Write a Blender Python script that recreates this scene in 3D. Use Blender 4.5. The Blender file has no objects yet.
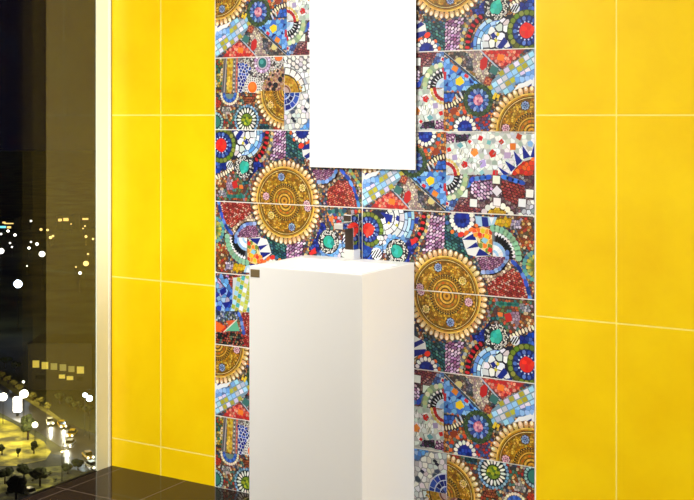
import bpy, bmesh, math, random
from mathutils import Vector, Matrix, noise

# ------------------------------------------------------------------ camera, world, light, exposure
F_PX, CX, CY = 1154.7, 376.7, 115.2            # focal length and principal point in pixels of the 694x500 frame
TH = math.radians(30.0)
CAM = Vector((2.516, -3.228, 1.3035))
sc = bpy.context.scene
cam_d = bpy.data.cameras.new('camera')
cam = bpy.data.objects.new('camera', cam_d)
sc.collection.objects.link(cam)
sc.camera = cam
cam.location = CAM
cam.rotation_euler = (math.pi / 2, 0, TH)
cam_d.sensor_fit = 'HORIZONTAL'
cam_d.sensor_width = 36.0
cam_d.lens = F_PX / 694 * 36.0
cam_d.shift_x = -(CX - 347.0) / 694
cam_d.shift_y = (CY - 250.0) / 694
cam_d.clip_end = 5000

world = bpy.data.worlds.new('night_sky')
sc.world = world
world.use_nodes = True
world.node_tree.nodes['Background'].inputs[0].default_value = (0.0012, 0.0010, 0.0040, 1)
world.node_tree.nodes['Background'].inputs[1].default_value = 1.0

sc.view_settings.view_transform = 'Standard'
sc.view_settings.look = 'None'
sc.view_settings.gamma = 1.0
sc.view_settings.exposure = 0.0
sc.view_settings.use_curve_mapping = False
sc.cycles.use_denoising = True
sc.cycles.max_bounces = 8
sc.cycles.sample_clamp_indirect = 6.0


def area(name, loc, rot, sx, sy, power, col=(1, 1, 1)):
    l = bpy.data.lights.new(name, 'AREA')
    l.shape = 'RECTANGLE'
    l.size, l.size_y, l.energy, l.color = sx, sy, power, col
    o = bpy.data.objects.new(name, l)
    o.location, o.rotation_euler = loc, rot
    sc.collection.objects.link(o)
    return o


area('ceiling_light', (-0.05, -2.2, 2.66), (0, 0, 0), 0.8, 1.2, 112, (1.0, 0.985, 0.955))
area('side_light', (4.22, -0.30, 1.45), (0, math.radians(90), 0), 2.0, 0.36, 116, (0.97, 0.98, 1.0))  # added to brighten the basin's right face, source unseen
spot_d = bpy.data.lights.new('corner_fill', 'SPOT')       # added fill light for the window corner, no lamp is seen there
spot_d.energy, spot_d.spot_size, spot_d.spot_blend, spot_d.shadow_soft_size = 240, math.radians(27), 0.9, 0.12
spot_o = bpy.data.objects.new('corner_fill', spot_d)
spot_o.location = (1.6, -3.6, 2.6)
spot_o.rotation_euler = (Vector((-0.50, 0.0, 0.35)) - Vector((1.6, -3.6, 2.6))).to_track_quat('-Z', 'Y').to_euler()
sc.collection.objects.link(spot_o)
down_d = bpy.data.lights.new('basin_fill', 'SPOT')  # added light to whiten the basin top, no lamp is seen there
down_d.energy, down_d.spot_size, down_d.spot_blend, down_d.shadow_soft_size = 60, math.radians(26), 0.6, 0.06
down_o = bpy.data.objects.new('basin_fill', down_d)
down_o.location = (0.59, -0.46, 2.66)
down_o.rotation_euler = (math.radians(6), 0, 0)
sc.collection.objects.link(down_o)

# ------------------------------------------------------------------ helpers
C = sc.collection
R_AX = Vector((math.cos(TH), math.sin(TH), 0))
F_AX = Vector((-math.sin(TH), math.cos(TH), 0))
GROUND = CAM.z - 80.0


def ground(px, py, z=GROUND):
    """the point of the ground below the tower that is seen at a pixel of the photograph"""
    Z = (CAM.z - z) * F_PX / (py - CY)
    p = CAM + R_AX * ((px - CX) / F_PX * Z) + F_AX * Z
    return Vector((p.x, p.y, z)), Z


def s2l(c):
    return tuple((x / 255 / 12.92) if x / 255 <= 0.04045 else ((x / 255 + 0.055) / 1.055) ** 2.4 for x in c)


def mat(name, col, rough=0.5, metal=0.0, spec=0.5, emis=None, es=1.0, srgb=True):
    m = bpy.data.materials.new(name)
    m.use_nodes = True
    b = m.node_tree.nodes['Principled BSDF']
    c = s2l(col) if srgb else col
    b.inputs['Base Color'].default_value = (*c, 1)
    b.inputs['Roughness'].default_value = rough
    b.inputs['Metallic'].default_value = metal
    b.inputs['Specular IOR Level'].default_value = spec
    if emis:
        b.inputs['Emission Color'].default_value = (*s2l(emis), 1)
        b.inputs['Emission Strength'].default_value = es
    return m


def noisy(m, scale, amount, coord='Object', detail=3, ramp=(0.3, 0.7)):
    """multiply the base colour by a soft procedural mottling"""
    nt = m.node_tree
    b = nt.nodes['Principled BSDF']
    base = b.inputs['Base Color'].default_value[:]
    tc = nt.nodes.new('ShaderNodeTexCoord')
    n = nt.nodes.new('ShaderNodeTexNoise')
    n.inputs['Scale'].default_value = scale
    n.inputs['Detail'].default_value = detail
    r = nt.nodes.new('ShaderNodeValToRGB')
    r.color_ramp.elements[0].position, r.color_ramp.elements[1].position = ramp
    r.color_ramp.elements[0].color = (*[c * (1 - amount) for c in base[:3]], 1)
    r.color_ramp.elements[1].color = (*[min(1, c * (1 + amount * 0.5)) for c in base[:3]], 1)
    nt.links.new(tc.outputs[coord], n.inputs['Vector'])
    nt.links.new(n.outputs['Fac'], r.inputs[0])
    nt.links.new(r.outputs[0], b.inputs['Base Color'])
    return m


def obj(name, bm, m, parent=None, smooth=False):
    me = bpy.data.meshes.new(name)
    bm.to_mesh(me)
    bm.free()
    for mm in (m if isinstance(m, (list, tuple)) else [m]):
        me.materials.append(mm)
    if smooth:
        for p in me.polygons:
            p.use_smooth = True
    o = bpy.data.objects.new(name, me)
    C.objects.link(o)
    if parent:
        o.parent = parent
    return o


def thing(name, label, cat, loc=(0, 0, 0), rz=0.0, group=None):
    o = bpy.data.objects.new(name, None)
    C.objects.link(o)
    o.location, o.rotation_euler = loc, (0, 0, rz)
    return tag(o, label, cat, group)


def tag(o, label, cat, group=None):
    o['label'], o['category'] = label, cat
    if group:
        o['group'] = group
    return o


def struct(o):
    o['kind'] = 'structure'
    return o


def box(bm, x0, x1, y0, y1, z0, z1, bevel=0.0, seg=2):
    r = bmesh.ops.create_cube(bm, size=1.0)
    vs = r['verts']
    bmesh.ops.scale(bm, verts=vs, vec=(x1 - x0, y1 - y0, z1 - z0))
    bmesh.ops.translate(bm, verts=vs, vec=((x0 + x1) / 2, (y0 + y1) / 2, (z0 + z1) / 2))
    if bevel:
        es = list({e for v in vs for e in v.link_edges})
        bmesh.ops.bevel(bm, geom=es, offset=bevel, segments=seg, profile=0.5, affect='EDGES')
    return vs


def cyl(bm, p0, p1, r0, r1=None, n=12):
    p0, p1 = Vector(p0), Vector(p1)
    r1 = r0 if r1 is None else r1
    d = p1 - p0
    r = bmesh.ops.create_cone(bm, cap_ends=True, segments=n, radius1=r0, radius2=r1, depth=d.length)
    M = Matrix.Translation((p0 + p1) / 2) @ d.to_track_quat('Z', 'Y').to_matrix().to_4x4()
    bmesh.ops.transform(bm, matrix=M, verts=r['verts'])
    return r['verts']


def ball(bm, c, r, sub=2, sz=1.0):
    k = bmesh.ops.create_icosphere(bm, subdivisions=sub, radius=r)
    bmesh.ops.scale(bm, verts=k['verts'], vec=(1, 1, sz))
    bmesh.ops.translate(bm, verts=k['verts'], vec=c)
    return k['verts']


def BM():
    return bmesh.new()


# ------------------------------------------------------------------ room shell
XL, XR, YF, ZC = -0.486, 4.3, -4.9, 2.7
WHITE = mat('white_plaster', (240, 238, 232), 0.6)
GREY = mat('grey_plaster', (172, 172, 172), 0.7)

# --- yellow tiled wall: procedural joints on world position
m = mat('yellow_tile', (252, 208, 8), 0.28, spec=0.35)
nt = m.node_tree
b = nt.nodes['Principled BSDF']
geo = nt.nodes.new('ShaderNodeNewGeometry')
sep = nt.nodes.new('ShaderNodeSeparateXYZ')
nt.links.new(geo.outputs['Position'], sep.inputs[0])


def math_node(nt, op, a, bb=None):
    n = nt.nodes.new('ShaderNodeMath')
    n.operation = op
    for i, v in enumerate((a, bb)):
        if v is None:
            continue
        if isinstance(v, (int, float)):
            n.inputs[i].default_value = v
        else:
            nt.links.new(v, n.inputs[i])
    return n.outputs[0]


def joint_mask(nt, sock, offset, pitch, half):
    """1 on the joint lines that repeat every pitch"""
    f = math_node(nt, 'SUBTRACT', sock, offset)
    f = math_node(nt, 'DIVIDE', f, pitch)
    f = math_node(nt, 'ADD', f, 0.5)
    f = math_node(nt, 'FRACT', f)
    f = math_node(nt, 'SUBTRACT', f, 0.5)
    f = math_node(nt, 'ABSOLUTE', f)
    return math_node(nt, 'LESS_THAN', f, half / pitch)


jx_l = joint_mask(nt, sep.outputs['X'], 0.0, 0.25, 0.0019)
jx_r = joint_mask(nt, sep.outputs['X'], 1.20, 0.25, 0.0019)
isr = math_node(nt, 'GREATER_THAN', sep.outputs['X'], 0.6)
jx = math_node(nt, 'ADD', math_node(nt, 'MULTIPLY', jx_r, isr), math_node(nt, 'MULTIPLY', jx_l, math_node(nt, 'SUBTRACT', 1.0, isr)))
jz = joint_mask(nt, sep.outputs['Z'], 1.3035, 0.60, 0.0022)
jm = math_node(nt, 'MAXIMUM', jx, jz)
no = nt.nodes.new('ShaderNodeTexNoise')
no.inputs['Scale'].default_value = 5.0
no.inputs['Detail'].default_value = 6
nt.links.new(geo.outputs['Position'], no.inputs['Vector'])
rp = nt.nodes.new('ShaderNodeValToRGB')
rp.color_ramp.elements[0].position, rp.color_ramp.elements[1].position = 0.30, 0.68
rp.color_ramp.elements[0].color = (*s2l((246, 200, 4)), 1)
rp.color_ramp.elements[1].color = (*s2l((254, 214, 12)), 1)
nt.links.new(no.outputs['Fac'], rp.inputs[0])
mx = nt.nodes.new('ShaderNodeMix')
mx.data_type = 'RGBA'
nt.links.new(jm, mx.inputs['Factor'])
nt.links.new(rp.outputs[0], mx.inputs['A'])
mx.inputs['B'].default_value = (*s2l((255, 234, 120)), 1)
nt.links.new(mx.outputs['Result'], b.inputs['Base Color'])
YELLOW = m

k = BM()
box(k, XL - 0.008, XR + 0.12, 0.0, 0.15, -0.12, ZC + 0.12)
wall_back = struct(obj('wall_back', k, YELLOW))
k = BM()
box(k, XR, XR + 0.12, YF, 0, -0.12, ZC + 0.12)
struct(obj('wall_right', k, GREY))
k = BM()
box(k, XL - 0.12, XR + 0.12, YF - 0.12, YF, -0.12, ZC + 0.12)
struct(obj('wall_front', k, GREY))
k = BM()
box(k, XL, XR, YF, 0, ZC, ZC + 0.12)
struct(obj('ceiling', k, GREY))
WEND = -1.25                                      # the glazing runs from the corner to here
k = BM()
box(k, XL - 0.12, XL, YF, WEND, -0.12, ZC + 0.12)
box(k, XL - 0.12, XL, WEND, 0, 2.6, ZC + 0.12)
struct(obj('wall_left', k, WHITE))

# --- polished dark floor with fine joints
m = mat('dark_granite', (30, 24, 20), 0.07, spec=0.1)
nt = m.node_tree
b = nt.nodes['Principled BSDF']
geo = nt.nodes.new('ShaderNodeNewGeometry')
sep = nt.nodes.new('ShaderNodeSeparateXYZ')
nt.links.new(geo.outputs['Position'], sep.inputs[0])
fj = math_node(nt, 'MAXIMUM', joint_mask(nt, sep.outputs['X'], -0.433, 0.30, 0.0013),
               joint_mask(nt, sep.outputs['Y'], -0.283, 0.30, 0.0016))
no = nt.nodes.new('ShaderNodeTexNoise')
no.inputs['Scale'].default_value = 160
no.inputs['Detail'].default_value = 4
nt.links.new(geo.outputs['Position'], no.inputs['Vector'])
rp = nt.nodes.new('ShaderNodeValToRGB')
rp.color_ramp.elements[0].position, rp.color_ramp.elements[1].position = 0.40, 0.75
rp.color_ramp.elements[0].color = (*s2l((20, 15, 13)), 1)
rp.color_ramp.elements[1].color = (*s2l((78, 62, 52)), 1)
nt.links.new(no.outputs['Fac'], rp.inputs[0])
mx = nt.nodes.new('ShaderNodeMix')
mx.data_type = 'RGBA'
nt.links.new(fj, mx.inputs['Factor'])
nt.links.new(rp.outputs[0], mx.inputs['A'])
mx.inputs['B'].default_value = (*s2l((120, 104, 92)), 1)
nt.links.new(mx.outputs['Result'], b.inputs['Base Color'])
k = BM()
box(k, XL, XR, YF, 0, -0.12, 0)
struct(obj('floor', k, m))

# ------------------------------------------------------------------ mosaic panel (two columns of 60 x 25 cm decor tiles)
ROW0, PITCH = -45.06, 25.06                       # cm below the eye-level joint, cm per row
X0C, Z0C = -56.46, 405.38
rng = random.Random(7)


def wall_uv(px, py):
    x, y = (px - CX) / F_PX, (py - CY) / F_PX
    u = (x * Z0C - X0C) / (math.cos(TH) + x * math.sin(TH))
    return u, y * (Z0C - u * math.sin(TH))


class View:
    """reads positions off a crop of the photograph into the centimetres of one decor tile"""

    def __init__(s, x0, y0, k, row, colm, rot=False):
        s.x0, s.y0, s.k, s.row, s.colm, s.rot = x0, y0, k, row, colm, rot

    def p(s, x, y):
        u, v = wall_uv(s.x0 + x / s.k, s.y0 + y / s.k)
        u, v = u - 60 * s.colm, v - (ROW0 + PITCH * s.row)
        return (60 - u, PITCH - v) if s.rot else (u, v)

    def ps(s, *pts):
        return [s.p(*q) for q in pts]

    def r(s, n):
        return n / s.k / (3.05 if s.colm == 0 else 3.3)


def clip_half(poly, a, bb, c):
    out = []
    n = len(poly)
    for i in range(n):
        p, q = poly[i], poly[(i + 1) % n]
        dp, dq = a * p[0] + bb * p[1] - c, a * q[0] + bb * q[1] - c
        if dp <= 0:
            out.append(p)
        if (dp < 0 < dq) or (dq < 0 < dp):
            t = dp / (dp - dq)
            out.append((p[0] + t * (q[0] - p[0]), p[1] + t * (q[1] - p[1])))
    return out


def inside(p, poly):
    x, y = p
    r = False
    j = len(poly) - 1
    for i in range(len(poly)):
        xi, yi = poly[i]
        xj, yj = poly[j]
        if (yi > y) != (yj > y) and x < (xj - xi) * (y - yi) / (yj - yi) + xi:
            r = not r
        j = i
    return r


class Decor:
    def __init__(s):
        s.f = []                                   # (layer, polygon, colour)
        s.lay = 0
        s.clip = None

    def add(s, poly, col, jit=0.10):
        x0, x1, y0, y1 = s.clip or (0.16, 59.84, 0.16, PITCH - 0.16)
        for a in ((-1, 0, -x0), (1, 0, x1), (0, -1, -y0), (0, 1, y1)):
            poly = clip_half(poly, *a)
            if len(poly) < 3:
                return
        g = 1 + rng.uniform(-jit, jit)
        s.f.append((s.lay, poly, tuple(max(0, min(255, c * g + rng.uniform(-9, 9) * (jit > 0))) for c in col)))

    def up(s):
        s.lay += 1

    def ell(s, c, a, bb, ang, col, n=10, jit=0.1):
        ca, sa = math.cos(ang), math.sin(ang)
        s.add([(c[0] + a * math.cos(t) * ca - bb * math.sin(t) * sa, c[1] + a * math.cos(t) * sa + bb * math.sin(t) * ca)
               for t in [2 * math.pi * i / n for i in range(n)]], col, jit)

    def disc(s, c, r, col, n=36, jit=0.0):
        s.up()
        s.ell(c, r, r, 0, col, n, jit)

    def beads(s, c, r, n, a, bb, col, t0=0, t1=360, up=True):
        """ellipses round a centre, a along the radius and bb across"""
        if up:
            s.up()
        full = abs(t1 - t0) >= 360
        for i in range(n):
            t = math.radians(t0 + (t1 - t0) * (i / n if full else i / max(1, n - 1)))
            cc = col[i % len(col)] if isinstance(col, list) else col
            s.ell((c[0] + r * math.cos(t), c[1] + r * math.sin(t)), a, bb, t, cc)

    def ring(s, c, r0, r1, col, n=36, t0=0, t1=360, jit=0.04):
        s.up()
        for i in range(n):
            a, bb = (math.radians(t0 + (t1 - t0) * q / n) for q in (i, i + 1))
            s.add([(c[0] + r * math.cos(t), c[1] + r * math.sin(t)) for r, t in ((r0, a), (r1, a), (r1, bb), (r0, bb))], col, jit)

    def poly(s, pts, col, jit=0.05):
        """flat shape, cut into triangles from its centre so that hollow outlines also clip right"""
        s.up()
        cx, cy = sum(p[0] for p in pts) / len(pts), sum(p[1] for p in pts) / len(pts)
        for i in range(len(pts)):
            s.add([pts[i], pts[(i + 1) % len(pts)], (cx, cy)], col, 0)
        s.up()

    def quad(s, c, w, h, ang, col, jit=0.08, up=True):
        if up:
            s.up()
        ca, sa = math.cos(ang), math.sin(ang)
        s.add([(c[0] + x * ca - y * sa, c[1] + x * sa + y * ca) for x, y in ((-w / 2, -h / 2), (w / 2, -h / 2), (w / 2, h / 2), (-w / 2, h / 2))], col, jit)

    def chain(s, pts, n, a, bb, col):
        s.up()
        L = [math.dist(pts[i], pts[i + 1]) for i in range(len(pts) - 1)]
        T = sum(L)
        for q in range(n):
            d = T * (q + 0.5) / n
            for i, l in enumerate(L):
                if d <= l or i == len(L) - 1:
                    t = d / l
                    p0, p1 = pts[i], pts[i + 1]
                    s.ell((p0[0] + (p1[0] - p0[0]) * t, p0[1] + (p1[1] - p0[1]) * t), a, bb,
                          math.atan2(p1[1] - p0[1], p1[0] - p0[0]), col[q % len(col)] if isinstance(col, list) else col)
                    break
                d -= l

    def stroke(s, pts, w, col):
        s.up()
        for p0, p1 in zip(pts, pts[1:]):
            c = ((p0[0] + p1[0]) / 2, (p0[1] + p1[1]) / 2)
            s.quad(c, math.dist(p0, p1) + w * 0.6, w, math.atan2(p1[1] - p0[1], p1[0] - p0[0]), col, 0.04, False)

    def grains(s, reg, size, pal, grout=None, ang=0.0, asp=1.0, fillr=0.46):
        """rows of pebbles or rice grains"""
        if grout:
            s.poly(reg, grout)
        s.up()
        x0, x1 = min(p[0] for p in reg), max(p[0] for p in reg)
        y0, y1 = min(p[1] for p in reg), max(p[1] for p in reg)
        cx, cy = (x0 + x1) / 2, (y0 + y1) / 2
        D = math.hypot(x1 - x0, y1 - y0) / 2 + size
        ca, sa = math.cos(ang), math.sin(ang)
        j = -int(D / size)
        while j * size < D:
            i = -int(D / (size * asp))
            while i * size * asp < D:
                a = (i + (0.5 if j % 2 else 0)) * size * asp + rng.uniform(-.12, .12) * size
                bb = j * size + rng.uniform(-.1, .1) * size
                p = (cx + a * ca - bb * sa, cy + a * sa + bb * ca)
                if inside(p, reg):
                    s.ell(p, size * asp * fillr, size * fillr, ang + rng.uniform(-.25, .25), rng.choice(pal), 7)
                i += 1
            j += 1

    def crackle(s, reg, size, pal, grout=None, gap=0.86, jit=0.10):
        """irregular broken-tile pieces"""
        if grout:
            s.poly(reg, grout)
        s.up()
        x0, x1 = min(p[0] for p in reg) - size, max(p[0] for p in reg) + size
        y0, y1 = min(p[1] for p in reg) - size, max(p[1] for p in reg) + size
        nx, ny = int((x1 - x0) / size) + 2, int((y1 - y0) / size) + 2
        S = {(i, j): (x0 + (i + .5 * (j % 2) + rng.uniform(-.34, .34)) * size, y0 + (j + rng.uniform(-.34, .34)) * size)
             for i in range(nx) for j in range(ny)}
        for (i, j), p in S.items():
            if not inside(p, reg):
                continue
            q = [(p[0] - size, p[1] - size), (p[0] + size, p[1] - size), (p[0] + size, p[1] + size), (p[0] - size, p[1] + size)]
            for di in (-2, -1, 0, 1, 2):
                for dj in (-2, -1, 0, 1, 2):
                    o = S.get((i + di, j + dj))
                    if not o or (di == 0 and dj == 0):
                        continue
                    a, bb = o[0] - p[0], o[1] - p[1]
                    q = clip_half(q, a, bb, (o[0] ** 2 + o[1] ** 2 - p[0] ** 2 - p[1] ** 2) / 2)
                    if len(q) < 3:
                        break
                if len(q) < 3:
                    break
            if len(q) >= 3:
                s.add([(p[0] + (x - p[0]) * gap, p[1] + (y - p[1]) * gap) for x, y in q], rng.choice(pal), jit)


def fan(d, c, r0, r1, t0, t1, nr, nt_, pal, grout):
    """curved rows of long broken pieces, angles in degrees"""
    d.ring(c, r0, r1, grout, 24, t0, t1)
    d.up()
    for j in range(nr):
        a0, a1 = r0 + (r1 - r0) * j / nr, r0 + (r1 - r0) * (j + 1) / nr
        t = t0 + rng.uniform(-.6, 0) * (t1 - t0) / nt_
        while t < t1:
            e = t + (t1 - t0) / nt_ * rng.uniform(.7, 1.4)
            g = 1.0
            ts = [math.radians(x) for x in (max(t, t0) + g, (max(t, t0) + min(e, t1)) / 2, min(e, t1) - g)]
            if ts[2] > ts[0]:
                o0, o1 = a0 + (r1 - r0) / nr * rng.uniform(.04, .14), a1 - (r1 - r0) / nr * rng.uniform(.04, .14)
                d.add([(c[0] + o1 * math.cos(x), c[1] + o1 * math.sin(x)) for x in ts] + [(c[0] + o0 * math.cos(x), c[1] + o0 * math.sin(x)) for x in ts[::-1]], rng.choice(pal))
            t = e


def rect(u0, u1, v0, v1):
    return [(u0, v0), (u1, v0), (u1, v1), (u0, v1)]


DEBRIS = [(150, 70, 45), (175, 120, 70), (70, 75, 90), (205, 190, 165), (60, 90, 110), (120, 55, 50), (190, 150, 90),
          (95, 100, 70), (35, 45, 95), (160, 150, 150), (50, 40, 40)]
BROWN = [(150, 75, 35), (190, 120, 60), (120, 60, 35), (200, 160, 100), (100, 80, 60), (170, 60, 40), (210, 190, 150)]
GOLDS = [(176, 128, 28), (160, 112, 20), (190, 140, 36), (148, 100, 22), (200, 156, 52)]
PURP = [(205, 165, 205), (235, 215, 230), (170, 120, 160), (220, 195, 215), (150, 95, 135)]
TEAL = [(40, 95, 100), (60, 120, 115), (30, 70, 85), (85, 135, 130), (45, 80, 110), (25, 55, 60)]
REDS = [(178, 52, 44), (200, 80, 66), (150, 38, 38), (205, 120, 105), (135, 50, 40)]
MAROON = [(150, 70, 72), (120, 52, 60), (175, 105, 100), (105, 60, 80), (180, 130, 125)]
SKY = [(105, 165, 228), (150, 200, 238), (75, 130, 205), (125, 185, 235), (55, 105, 190)]
ICE = [(175, 215, 240), (200, 228, 245), (150, 198, 235), (120, 165, 220)]
WHT = [(240, 240, 235), (228, 230, 230), (246, 246, 242), (215, 218, 220)]
NAVY = [(20, 35, 125), (30, 50, 150), (14, 24, 95), (40, 70, 170)]
BLK = (22, 20, 24)


def daisy(d, c, r, n=16):
    d.disc(c, r * 1.75, (60, 55, 90))
    d.disc(c, r * 1.05, (22, 38, 130))
    d.crackle([(c[0] + r * .95 * math.cos(i), c[1] + r * .95 * math.sin(i)) for i in [k * .4488 for k in range(14)]], r * .55, NAVY, None, .8)
    d.beads(c, r * 1.42, n, r * .33, r * .27, (242, 240, 232))


def red_flower(d, c, r):
    d.disc(c, r * 2.75, (60, 72, 30))
    d.beads(c, r * 2.35, 20, r * .34, r * .34, [(118, 138, 48), (98, 118, 36), (140, 150, 64)])
    d.disc(c, r * 1.98, (24, 36, 96))
    d.beads(c, r * 1.62, 14, r * .30, r * .26, [(50, 82, 160), (90, 122, 190), (36, 62, 140)])
    d.beads(c, r * 1.18, 14, r * .12, r * .12, (190, 205, 235))
    d.disc(c, r, (226, 48, 36))
    d.crackle([(c[0] + r * .9 * math.cos(i), c[1] + r * .9 * math.sin(i)) for i in [k * .4488 for k in range(14)]], r * .6,
              [(232, 56, 40), (240, 80, 58), (214, 38, 32)], None, .93)


def teal_disc(d, c, r, n=24):
    d.disc(c, r * 1.95, (40, 40, 42))
    d.up()
    for i in range(95):
        a, q = rng.uniform(0, 6.283), r * math.sqrt(rng.uniform(1.2, 3.4))
        d.ell((c[0] + q * math.cos(a), c[1] + q * math.sin(a)), r * .15, r * .10, rng.uniform(0, 3), (232, 228, 218), 6)
    d.disc(c, r * 1.04, (20, 60, 54))
    d.disc(c, r * .94, (44, 160, 142))
    d.crackle([(c[0] + r * .8 * math.cos(i), c[1] + r * .8 * math.sin(i)) for i in [k * .4488 for k in range(14)]], r * .7,
              [(50, 170, 150), (60, 182, 160), (36, 146, 130)], None, .95)


def medallion(d, c, R, buttons, shells=44):
    d.disc(c, R * 1.17, (92, 62, 34))
    d.beads(c, R * 1.08, shells, R * .105, R * .068, [(214, 170, 104), (226, 190, 128), (200, 150, 84)])
    d.beads(c, R * 1.115, shells, R * .060, R * .046, [(248, 228, 186), (242, 216, 168)])
    d.beads(c, R * 1.135, shells, R * .028, R * .022, (255, 248, 232))
    d.disc(c, R * 1.00, (120, 82, 20))
    d.ring(c, R * .955, R * .995, (226, 184, 84), 60, jit=.12)
    d.ring(c, R * .915, R * .955, (170, 120, 26), 60, jit=.12)
    d.ring(c, R * .89, R * .915, (74, 50, 20), 60)
    d.ring(c, R * .875, R * .89, (232, 204, 130), 60, jit=.15)
    d.ring(c, R * .85, R * .875, (120, 84, 22), 60)
    d.disc(c, R * .85, (104, 72, 18))
    d.crackle([(c[0] + R * .83 * math.cos(i), c[1] + R * .83 * math.sin(i)) for i in [k * .2244 for k in range(28)]], R * .062,
              [(178, 128, 24), (150, 104, 20), (196, 148, 40), (132, 90, 20), (206, 166, 66), (164, 110, 22)], None, .86, .16)
    d.beads(c, R * .80, 34, R * .014, R * .034, [(214, 176, 84), (120, 80, 24)])
    d.beads(c, R * .72, 22, R * .016, R * .05, [(206, 160, 60), (110, 74, 22)], 8, 368)
    d.ring(c, R * .445, R * .50, (64, 50, 24), 40)
    d.beads(c, R * .472, 40, R * .016, R * .016, (196, 158, 70))
    d.disc(c, R * .445, (150, 106, 28))
    d.beads(c, R * .41, 34, R * .022, R * .018, (70, 52, 22))
    d.ring(c, R * .345, R * .375, (212, 166, 62), 40, jit=.1)
    d.ring(c, R * .325, R * .345, (82, 56, 20), 40)
    d.beads(c, R * .275, 14, R * .026, R * .045, [(190, 92, 30), (206, 140, 44)])
    d.ring(c, R * .21, R * .235, (82, 56, 22), 30)
    d.ring(c, R * .155, R * .21, (212, 164, 62), 30, jit=.1)
    d.ring(c, R * .11, R * .155, (96, 64, 20), 24)
    d.disc(c, R * .11, (204, 146, 44))
    d.disc(c, R * .045, (110, 64, 22))
    for p, colr in buttons:
        d.disc(p, R * .125, tuple(q * .38 for q in colr), 16)
        d.beads(p, R * .08, 8, R * .036, R * .034, tuple(min(255, q * .55 + 112) for q in colr))
        d.disc(p, R * .072, tuple(q * .6 for q in colr), 12)
        d.beads(p, R * .042, 5, R * .026, R * .022, tuple(min(255, q * .7 + 70) for q in colr))


BLUE_B, YEL_B, PINK_B = (70, 100, 160), (225, 175, 40), (205, 130, 150)
RM = 11.75


def penguins(d, c, k, t0, t1, n):
    """half wheel of black and white teeth, k = outer radius of the teeth"""
    d.ring(c, k, k * 1.52, (120, 140, 120), 18, t0, t1)
    d.beads(c, k * 1.34, n, k * .15, k * .15, [(150, 190, 160), (184, 206, 170)], t0, t1)
    d.ring(c, k * .56, k * 1.14, (60, 60, 72), 18, t0, t1)
    d.beads(c, k * 1.06, n, k * .10, k * .09, (240, 240, 236), t0 + 4, t1)
    d.beads(c, k * .80, n, k * .22, k * .075, BLK, t0 + 4, t1 - 4)
    d.beads(c, k * .74, n - 1, k * .12, k * .03, (235, 235, 235), t0 + 10, t1 - 10)
    d.ring(c, k * .36, k * .60, (206, 222, 238), 14, t0, t1)
    d.ring(c, 0.01, k * .36, (150, 186, 226), 10, t0, t1)


def base(d, pal=DEBRIS, size=0.8, grout=(62, 54, 50)):
    d.lay = 0
    d.add(rect(0, 60, 0, PITCH), grout, 0)
    d.crackle(rect(0, 60, 0, PITCH), size, pal, None, .82, .16)


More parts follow.
